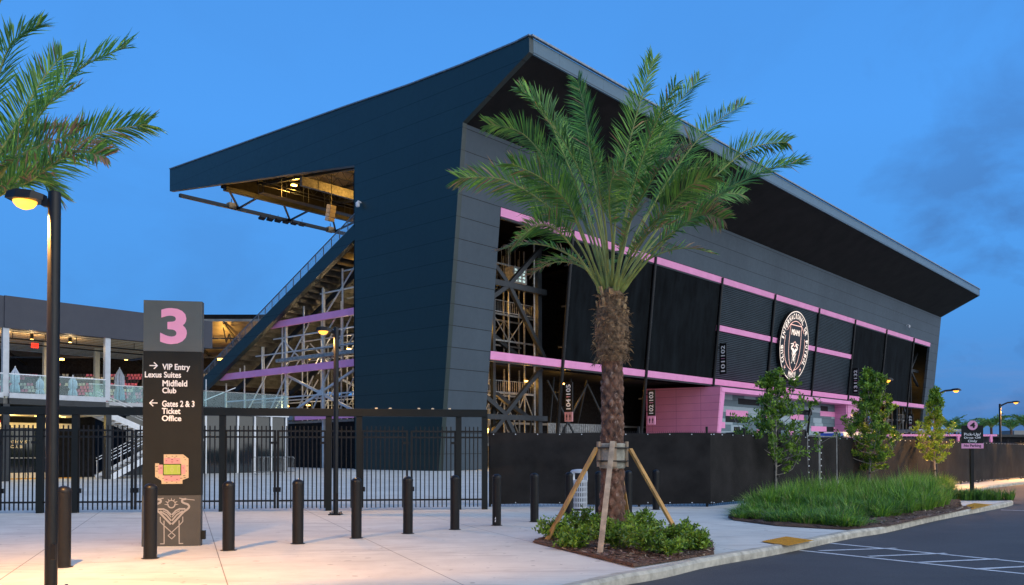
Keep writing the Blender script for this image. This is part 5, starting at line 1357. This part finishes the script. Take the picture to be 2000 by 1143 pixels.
# ================================================================= PALM BRACE, SHRUBS
brc = thing('timber_brace', 'four timber props and battens strapped round a burlap wrapped palm trunk', 'tree brace', (TX,TY,0)); 
MB(po).lathe((TX,TY,0), [(.222,1.24),(.240,1.28),(.228,1.36),(.240,1.48),(.233,1.60),(.240,1.66),(.222,1.68)], 26).build('burlap_wrap', M['burlap'], brc, smooth=True)
for k in range(5):
    th = -pi/2+k*2*pi/5+.0; c_ = V3((TX+.262*cos(th), TY+.262*sin(th), 0))
    MB(po).beam(c_+V3((0,0,1.27)), c_+V3((0,0,1.71)), .085, .04, up=(cos(th),sin(th),0)).build('batten', M['woodgrey'], brc)
for z in (1.37,1.60):
    MB(po).lathe((TX,TY,z), [(.286,-.012),(.290,0),(.286,.012)], 26).build('strap', M['strap'], brc)
for gpx, topd, mt in (((1064,1060), (-.28,-.06,1.60), 'wood'), ((1171,1086), (-.03,-.31,1.70), 'woodgrey'), ((1336,1062), (.31,-.05,1.58), 'wood'), ((1230,1030), (.12,.32,1.55), 'wood')):
    q = G(*gpx); tp_ = V3((TX+topd[0], TY+topd[1], topd[2]))
    MB(po).beam(q+V3((0,0,-.02)), tp_, .085, .045, up=(tp_-q).cross(V3((0,0,1))).cross(tp_-q)).build('prop', M[mt], brc, bevel=.003)

def leafcloud(m, c, n_, rx, ry, rz, size, rr, ws, upb=.5):
    for _ in range(n_):
        while True:
            p = V3((rr.uniform(-1,1), rr.uniform(-1,1), rr.uniform(-1,1)))
            if p.length <= 1 and (p.length > .35 or rr.random() < .4): break
        p = V3((c[0]+p.x*rx, c[1]+p.y*ry, max(.03, c[2]+p.z*rz)))
        d = V3((rr.gauss(0,1), rr.gauss(0,1), rr.gauss(upb,.7))).normalized(); e = d.orthogonal().normalized(); e = (Matrix.Rotation(rr.uniform(0,2*pi), 3, d) @ e)
        L = size*rr.uniform(.7,1.35); wv = e*L*.23
        m.mi = rr.choices([0,1,2], ws)[0]
        k = m.vs([p, p+d*L*.5+wv, p+d*L, p+d*L*.5-wv]); m.face((k,k+1,k+2,k+3))
def shrub(x, y, r, h, lb, seed):
    t = thing('shrub', lb, 'shrub', (x,y,0), 0, 'low green shrubs round the palm'); q = random.Random(seed); o_ = (x,y,0)
    st_ = MB(o_); lf = MB(o_)
    for k in range(26):
        az = q.uniform(0,2*pi); rad = r*q.uniform(.2,1.0); hh = h*q.uniform(.45,1.1)*(1-.35*(rad/r)**2)
        tipp = V3((x+cos(az)*rad, y+sin(az)*rad, hh)); mid = V3((x+cos(az)*rad*.4, y+sin(az)*rad*.4, hh*.65))
        st_.path([(x+cos(az)*.03, y+sin(az)*.03, 0), mid, tipp], [.006,.004,.002], 4)
        for j in range(20):
            s_ = .05+.95*q.random(); p = V3((x,y,0)).lerp(mid, s_/.25) if s_ < .25 else mid.lerp(tipp, (s_-.25)/.75) if s_ > .25 else V3((x,y,0)).lerp(mid, s_/.25)
            leafcloud(lf, (p.x,p.y,p.z), 3, .05, .05, .04, .062, q, [.5,.32,.18], .6)
    st_.build('stems', M['greybark'], t, fix=False); lf.build('foliage', [M['lf1'], M['lf2'], M['lf3']], t, fix=False)
sh = [(.78,14.55,.40,.42,'small shrub beside the left timber prop'), (1.02,14.0,.36,.30,'low shrub in the mulch between the left prop and the front prop'), (1.22,15.5,.40,.52,'tallest shrub left behind the front timber prop'),
      (1.55,14.45,.42,.42,'shrub directly in front of the palm trunk'), (1.62,13.2,.46,.46,'leafy shrub just right of the front timber prop'), (2.15,14.3,.46,.50,'shrub against the right side of the palm trunk'),
      (2.0,12.65,.50,.48,'front shrub leaning to the kerb edge of the bed'), (2.5,13.6,.48,.45,'shrub in the middle of the right half of the bed'), (2.35,15.4,.42,.48,'shrub behind the palm to the right'),
      (2.92,14.1,.40,.36,'shrub at the foot of the right timber prop'), (2.75,12.95,.36,.30,'rightmost low shrub near the bed corner'), (1.9,16.1,.40,.45,'shrub hidden behind the palm trunk'), (2.3,12.35,.34,.30,'tiny shrub nearest the kerb'), (.95,13.3,.30,.28,'small shrub left of the front timber prop foot')]
for k, (x, y, r, h, lb) in enumerate(sh): shrub(x, y, r, h, lb, 70+k)

# ================================================================= YOUNG TREES
def young_tree(x, y, H, R_, lb, seed, mats, bot=.28, dens=1.0, shape=1.0, lean=0):
    t = thing('young_tree', lb, 'tree', (x,y,0), 0, 'young trees in the grass bed'); q = random.Random(seed); o_ = (x,y,0)
    tk = []
    for k in range(9):
        f = k/8; tk.append(V3((x+lean*f+.05*sin(f*5+seed), y+.04*cos(f*4), H*f)))
    MB(o_).path(tk, [.042*(1-.85*k/8)+.004 for k in range(9)], 8).build('trunk', M['greybark'], t, smooth=True)
    cr_ = MB(o_); lf = MB(o_)
    nl = int(38*dens)
    for k in range(nl):
        f = bot+(1-bot)*(k+.5)/nl; base = tk[min(7,int(f*8))].lerp(tk[min(8,int(f*8)+1)], f*8-int(f*8))
        g_ = (f-bot)/(1-bot); prof_ = (min(1, .62+g_*2.2) if g_ < .2 else 1)*(1-g_)**.75+.06
        L = R_*prof_*q.uniform(.55,1.25)*shape; az = k*2.4+q.uniform(-.5,.5); el = RAD(q.uniform(12,42)+g_*30)
        d = V3((cos(az)*cos(el), sin(az)*cos(el), sin(el))); sag = V3((cos(az)*.3, sin(az)*.3, .25))*L*.5
        p1 = base+V3((cos(az)*.5, sin(az)*.5, .18))*L; p2 = base+d*L+V3((0,0,L*.15)); 
        pts = catmull([base, p1, p2], 6); cr_.path(pts, [.013*(1-.8*j/6)+.002 for j in range(7)], 5)
        for sub in range(5):
            j = q.uniform(.3, 1); i = min(5, int(j*6)); b_ = pts[i]; e_ = b_+V3((q.uniform(-1,1), q.uniform(-1,1), q.uniform(.0,1.2))).normalized()*L*q.uniform(.15,.32)
            cr_.path([b_, e_], [.004,.002], 4)
            for cc in range(3):
                c_ = b_.lerp(e_, .3+.7*q.random()); leafcloud(lf, c_, int(12*dens), .11, .11, .10, .115, q, [.5,.30,.20], .9)
        leafcloud(lf, pts[-1], int(16*dens), .10, .10, .13, .115, q, [.4,.45,.15], 1.1)
    leafcloud(lf, tk[-1], 30, .10, .10, .20, .12, q, [.3,.55,.15], 1.3)
    cr_.build('branches', M['greybark'], t, fix=False); lf.build('crown', mats, t, fix=False)
    m = MB(o_)
    for a in (0, 2.1, 4.2): m.tube((x+.5*cos(a), y+.5*sin(a), 0), (x+.03*cos(a), y+.03*sin(a), .75), .008, n=4)
    m.build('guy_wire', M['strap'], t)
    MB(o_).lathe((x,y,.75), [(.05,0),(.05,.06)], 8).build('trunk_strap', M['strap'], t)
ga = [M['lf1'], M['lf2'], M['lf3']]
young_tree(8.42, 26.9, 3.85, 1.75, 'open airy young tree left of the mesh gate', 11, ga, .20, .95, 1.0, -.20)
young_tree(13.35, 31.7, 4.45, 1.60, 'dense bushy young tree in the middle of the grass bed', 5, ga, .17, 1.25, 1.0, .05)
young_tree(17.85, 35.9, 4.15, 1.0, 'slender yellowish young tree lit by a street lamp', 8, [M['yl1'], M['yl1'], M['lf2']], .24, .85, 1.0, .02)

# ================================================================= GRASS
def blades(m, x, y, n_, h, sp, q, mi):
    for _ in range(n_):
        a = q.uniform(0,2*pi); r = q.random()**.5*.13; bx, by = x+cos(a)*r, y+sin(a)*r
        a2 = a+q.uniform(-.8,.8); L = h*q.uniform(.6,1.15); s_ = sp*q.uniform(.15,1)
        p0 = V3((bx,by,0)); p1 = V3((bx+cos(a2)*s_*.25, by+sin(a2)*s_*.25, L*.55)); p2 = V3((bx+cos(a2)*s_, by+sin(a2)*s_, L*(1-.55*(s_/max(sp,.01))**2)))
        wv = V3((-sin(a2+q.uniform(-1,1)), cos(a2), 0))*.0075
        m.mi = mi() ; k = m.vs([p0-wv, p0+wv, p1+wv*.8, p1-wv*.8, p2]); m.face((k,k+1,k+2,k+3)); m.face((k+3,k+2,k+4))
m = MB(); q = random.Random(77)
xs = [p[0] for p in gbp]; ys = [p[1] for p in gbp]; nclump = 0
def edge_d(x, y):
    best = 9
    for i in range(len(gbp)):
        a_ = V3((*gbp[i], 0)); b_ = V3((*gbp[(i+1) % len(gbp)], 0)); p_ = V3((x, y, 0)); t_ = max(0, min(1, (p_-a_).dot(b_-a_)/(b_-a_).length_squared)); best = min(best, (a_+(b_-a_)*t_-p_).length)
    return best
while nclump < 560:
    x = q.uniform(min(xs), max(xs)); y = q.uniform(min(ys), max(ys))
    if not in_grass(x, y): continue
    e_ = edge_d(x, y)
    if e_ < .22: continue
    if x > 7.5 and not in_grass(x+.40, y-.60): continue
    far = min(1, max(0, (y-19.4)/4.5)); nclump += 1
    tall = (.40+.50*far)*(.55+.45*min(1, e_/1.1))
    hh = tall*q.uniform(.55,1.18)*(1.0+.22*sin(x*1.7)*cos(y*1.3))
    if far > .5: mi = lambda: q.choices([0,1,2,3], [.38,.40,.15,.07])[0]
    else: mi = lambda: q.choices([0,1,2,3], [.42,.18,.35,.05])[0]
    blades(m, x, y, 100, hh, .52+.20*far, q, mi)
M['straw'] = leafmat('grass_straw', (.34,.30,.12), (.22,.19,.07))
g_ = m.build('ornamental_grass', [M['gr1'], M['gr2'], M['gr3'], M['straw']], None, fix=False)
tag(g_, 'thick feathery ornamental grass filling the planting bed', 'grass', kind='stuff')
m = MB(); sgc = V3((14.75,27.6,0))
for k in range(46):
    x = sgc.x+q.uniform(-.9,1.3); y = sgc.y+q.uniform(-.5,.6); blades(m, x, y, 70, .42, .3, q, lambda: q.choices([0,1,2], [.4,.1,.5])[0])
g2 = m.build('ornamental_grass', [M['gr1'], M['gr2'], M['gr3']], None, fix=False)
tag(g2, 'small separate patch of grass at the foot of the pick-up sign', 'grass', kind='stuff')
sheet('planting_bed', [(sgc.x-1.2,sgc.y-.6),(sgc.x+1.5,sgc.y-.55),(sgc.x+1.4,sgc.y+.8),(sgc.x-1.1,sgc.y+.8)], .014, M['mulch'])

# ================================================================= PICK-UP SIGN
ps = at(1898.5, 960, 27.6); pk = thing('pickup_sign', 'black pick-up and drop-off sign with a pink round number 4 on a post', 'sign', (ps.x, 27.6, 0), RAD(-8))
sc_ = 27.6/FPX
def zs(y): return CAMH+(HOR-y)*sc_
MB().beam((0,0,0), (0,0,zs(876)), .10, .10).build('post', M['black'], pk)
MB().box((-.33,-.075,zs(866)), (.33,-.052,zs(831))).build('sign_panel', M['sign_dark'], pk)
MB().box((-.335,-.077,zs(876)), (.335,-.05,zs(866.3))).build('lower_panel', M['sign_pink'], pk)
m = MB(); m.prism([(.155*cos(2*pi*k/32), -.094, zs(831)+.155*sin(2*pi*k/32)) for k in range(32)], (0,.018,0)); m.build('number_disc', M['sign_pink'], pk)
text_mesh('numeral', '4', M['black'], pk, V3((0,-.095,0)), XF, ZF, (-.07,.07,zs(831)-.075,zs(831)+.08), .05, .001)
for tx, y0, y1, w2 in (('Pick-Up/',845.5,853,.25),('Drop Off',853,858.2,.25),('Only',859,865.6,.14)): text_mesh('lettering', tx, M['sign_white'], pk, V3((0,-.076,0)), XF, ZF, (-w2,w2,zs(y1)+.005,zs(y0)-.005), .015, .001)
text_mesh('lettering', 'No Parking', M['black'], pk, V3((0,-.078,0)), XF, ZF, (-.26,.26,zs(874.5),zs(868)), .02, .001)

# ================================================================= CROWD BARRIERS
def barrier(x, y, lb):
    t = thing('crowd_barrier', lb, 'barrier', (x,y,0), RAD(2), 'steel crowd barriers')
    m = MB(); w2, H_ = 1.15, 1.25
    m.path([(-w2,0,.1),(-w2,0,H_-.15),(-w2+.15,0,H_),(w2-.15,0,H_),(w2,0,H_-.15),(w2,0,.1)], .03, 6); m.tube((-w2,0,.2),(w2,0,.2),.025)
    m.build('frame', M['galv'], t)
    m = MB()
    for k in range(20): m.tube((-w2+.11*(k+1),0,.2), (-w2+.11*(k+1),0,H_), .014, n=5)
    m.build('bars', M['galv'], t)
    for s_ in (-.8,.8): MB().beam((s_,-.35,.02), (s_,.35,.02), .06, .03).build('foot', M['galv'], t)
b_ = at(524, 923, 60.5); barrier(b_.x, 60.5, 'steel crowd barrier in front of the glass pavilion, left one'); b_ = at(545, 923, 61.5); barrier(b_.x, 61.5, 'steel crowd barrier overlapping the first, right one')

# ================================================================= THINGS BEYOND THE FENCE
t = thing('dark_trailer', 'long low black trailer seen over the far fence', 'trailer', (36,66,0), RAD(4))
MB().box((-2,-1.2,.9), (16,1.2,2.75)).build('body', M['interior'], t, bevel=.05)
MB().box((-2.2,-1.3,2.76), (16.2,1.3,2.95)).build('roof', M['dark_steel'], t)
for x in (1, 4, 12): MB().tube((x,-1.1,.5), (x,-.8,.5), .5, n=16).build('wheel', M['rubber'], t)
for x in (3.2, 8.5, 12.5): MB().box((x,-1.24,2.15), (x+.9,-1.21,2.35)).build('marker_panel', M['trim'], t)
t = thing('pink_rail', 'pink steel rail frame seen over the fence below the stand end', 'rail', (29,58,0), RAD(3))
m = MB(); m.beam((-3.6,0,2.75), (4.2,0,2.75), .12, .14)
for x in (-3.2,-1,1.5,3.8): m.beam((x,0,0), (x,0,2.7), .16, .16)
m.build('frame', M['pink'], t); MB().box((-3.5,.3,1.6), (4,.5,2.6)).build('panel', M['dark_steel'], t)
for px_, D_, w_, lb in ((1786,72,.95,'flat pale canopy roof left of the yellowish young tree'), (1855,72,1.1,'flat pale canopy roof right of the yellowish young tree')):
    q_ = at(px_, 842, D_); t = thing('flat_canopy', lb, 'canopy', (q_.x,D_,0), .4, 'flat canopies beyond the fence')
    MB().box((-w_,-1.2,q_.z-.12), (w_,1.2,q_.z+.12)).build('roof', M['trim'], t, bevel=.04); MB().beam((-.6,0,0), (-.6,0,q_.z-.12), .15, .15).beam((.6,0,0), (.6,0,q_.z-.12), .15, .15).build('leg', M['dark_steel'], t)
for px_, w_, hh_, lb in ((1471,1.35,845,'dark container box seen over the fence in front of the tiled wall'), (1592,1.2,850,'dark container box seen over the fence left of the gate')):
    q_ = at(px_, hh_, 46); t = thing('container_box', lb, 'container', (q_.x,46,0), .25, 'dark boxes behind the fence')
    MB().box((-w_,-.6,.1), (w_,.6,q_.z)).build('body', M['interior'], t, bevel=.03); MB().box((-w_-.15,-.75,.1), (-w_+.15,-.62,q_.z+.28)).build('corner_post', M['black'], t)
q_ = at(1655, 853, 37); t = thing('white_awning', 'low white awning with a blue end seen over the mesh gate', 'awning', (q_.x,37,0), .6)
MB().box((-1.0,-.5,2.22), (1.2,.5,2.42)).build('canopy', M['white'], t, bevel=.03); MB().box((-1.5,-.5,2.2), (-1.003,.5,2.36)).build('blue_end', M['blue'], t); MB().beam((-.9,0,0), (-.9,0,2.2), .06, .06).beam((1,0,0), (1,0,2.2), .06, .06).build('leg', M['black'], t)
q_ = at(1858, 824, 300); t = thing('radio_mast', 'thin mast with a red beacon beyond the stand', 'mast', (q_.x,300,0)); MB().tube((0,0,0), (0,0,q_.z), .12).build('mast', M['dark_steel'], t); MB().lathe((0,0,q_.z), [(.3,0),(.45,.3),(.3,.6)], 10).build('beacon', M['red'], t)
rr = random.Random(31)
lbs = ['low pale distant building at the right edge', 'low grey distant building behind the far palms', 'low dark distant building behind the pick-up sign']
for k, (px_, w_, yt) in enumerate(((1990,14,852),(1950,18,858),(1890,16,856))):
    q_ = at(px_, yt, 320+k*30); t = thing('distant_building', lbs[k], 'building', (q_.x,q_.y,0), .3)
    MB().box((-w_,-8,0), (w_,8,q_.z)).build('walls', [M['trim'], M['concrete_in'], M['dark_steel']][k], t)
    MB().box((-w_*.4,-3,q_.z), (w_*.2,3,q_.z+2)).build('roof_plant', M['concrete_in'], t)
    m = MB()
    for j in range(8): m.box((-w_+2+j*w_*.23,-8.06,q_.z*.45), (-w_+3.5+j*w_*.23,-8.01,q_.z*.7))
    m.build('windows', M['darkglass'], t)
m = MB(); q = random.Random(8)
for k in range(200): leafcloud(m, (60+q.random()*110, 215+q.random()*12, 1.5+q.random()*2.5), 34, 3, 2, 2.0, 1.2, q, [.4,.1,.5], .4)
tag(m.build('distant_trees', ga, None, fix=False), 'dark belt of distant bushes along the horizon at the right', 'bushes', kind='stuff')
# fallen leaves and litter on the paving
names = ['dry leaf on the paving near the middle bollards','dry leaf on the paving left of the pillar','dark leaf on the paving near the bottom edge','small dry leaf by the palm bed','dark leaf beside the second bollard','tiny leaf on the paving in front of the gate']
for k, (x, y) in enumerate([(745,1072),(318,1103),(357,1139),(1016,1033),(461,1075),(880,1115)]):
    p = G(x, y); l_ = MB(tuple(p)); s_ = .035; l_.poly([p+V3((-s_,0,.006)), p+V3((0,-s_*.5,.012)), p+V3((s_,.01,.02)), p+V3((0,s_*.5,.008))]); o = tag(l_.build('fallen_leaf', M['bark'], None, fix=False), names[k], 'leaf', 'fallen leaves on the paving'); o.location = p
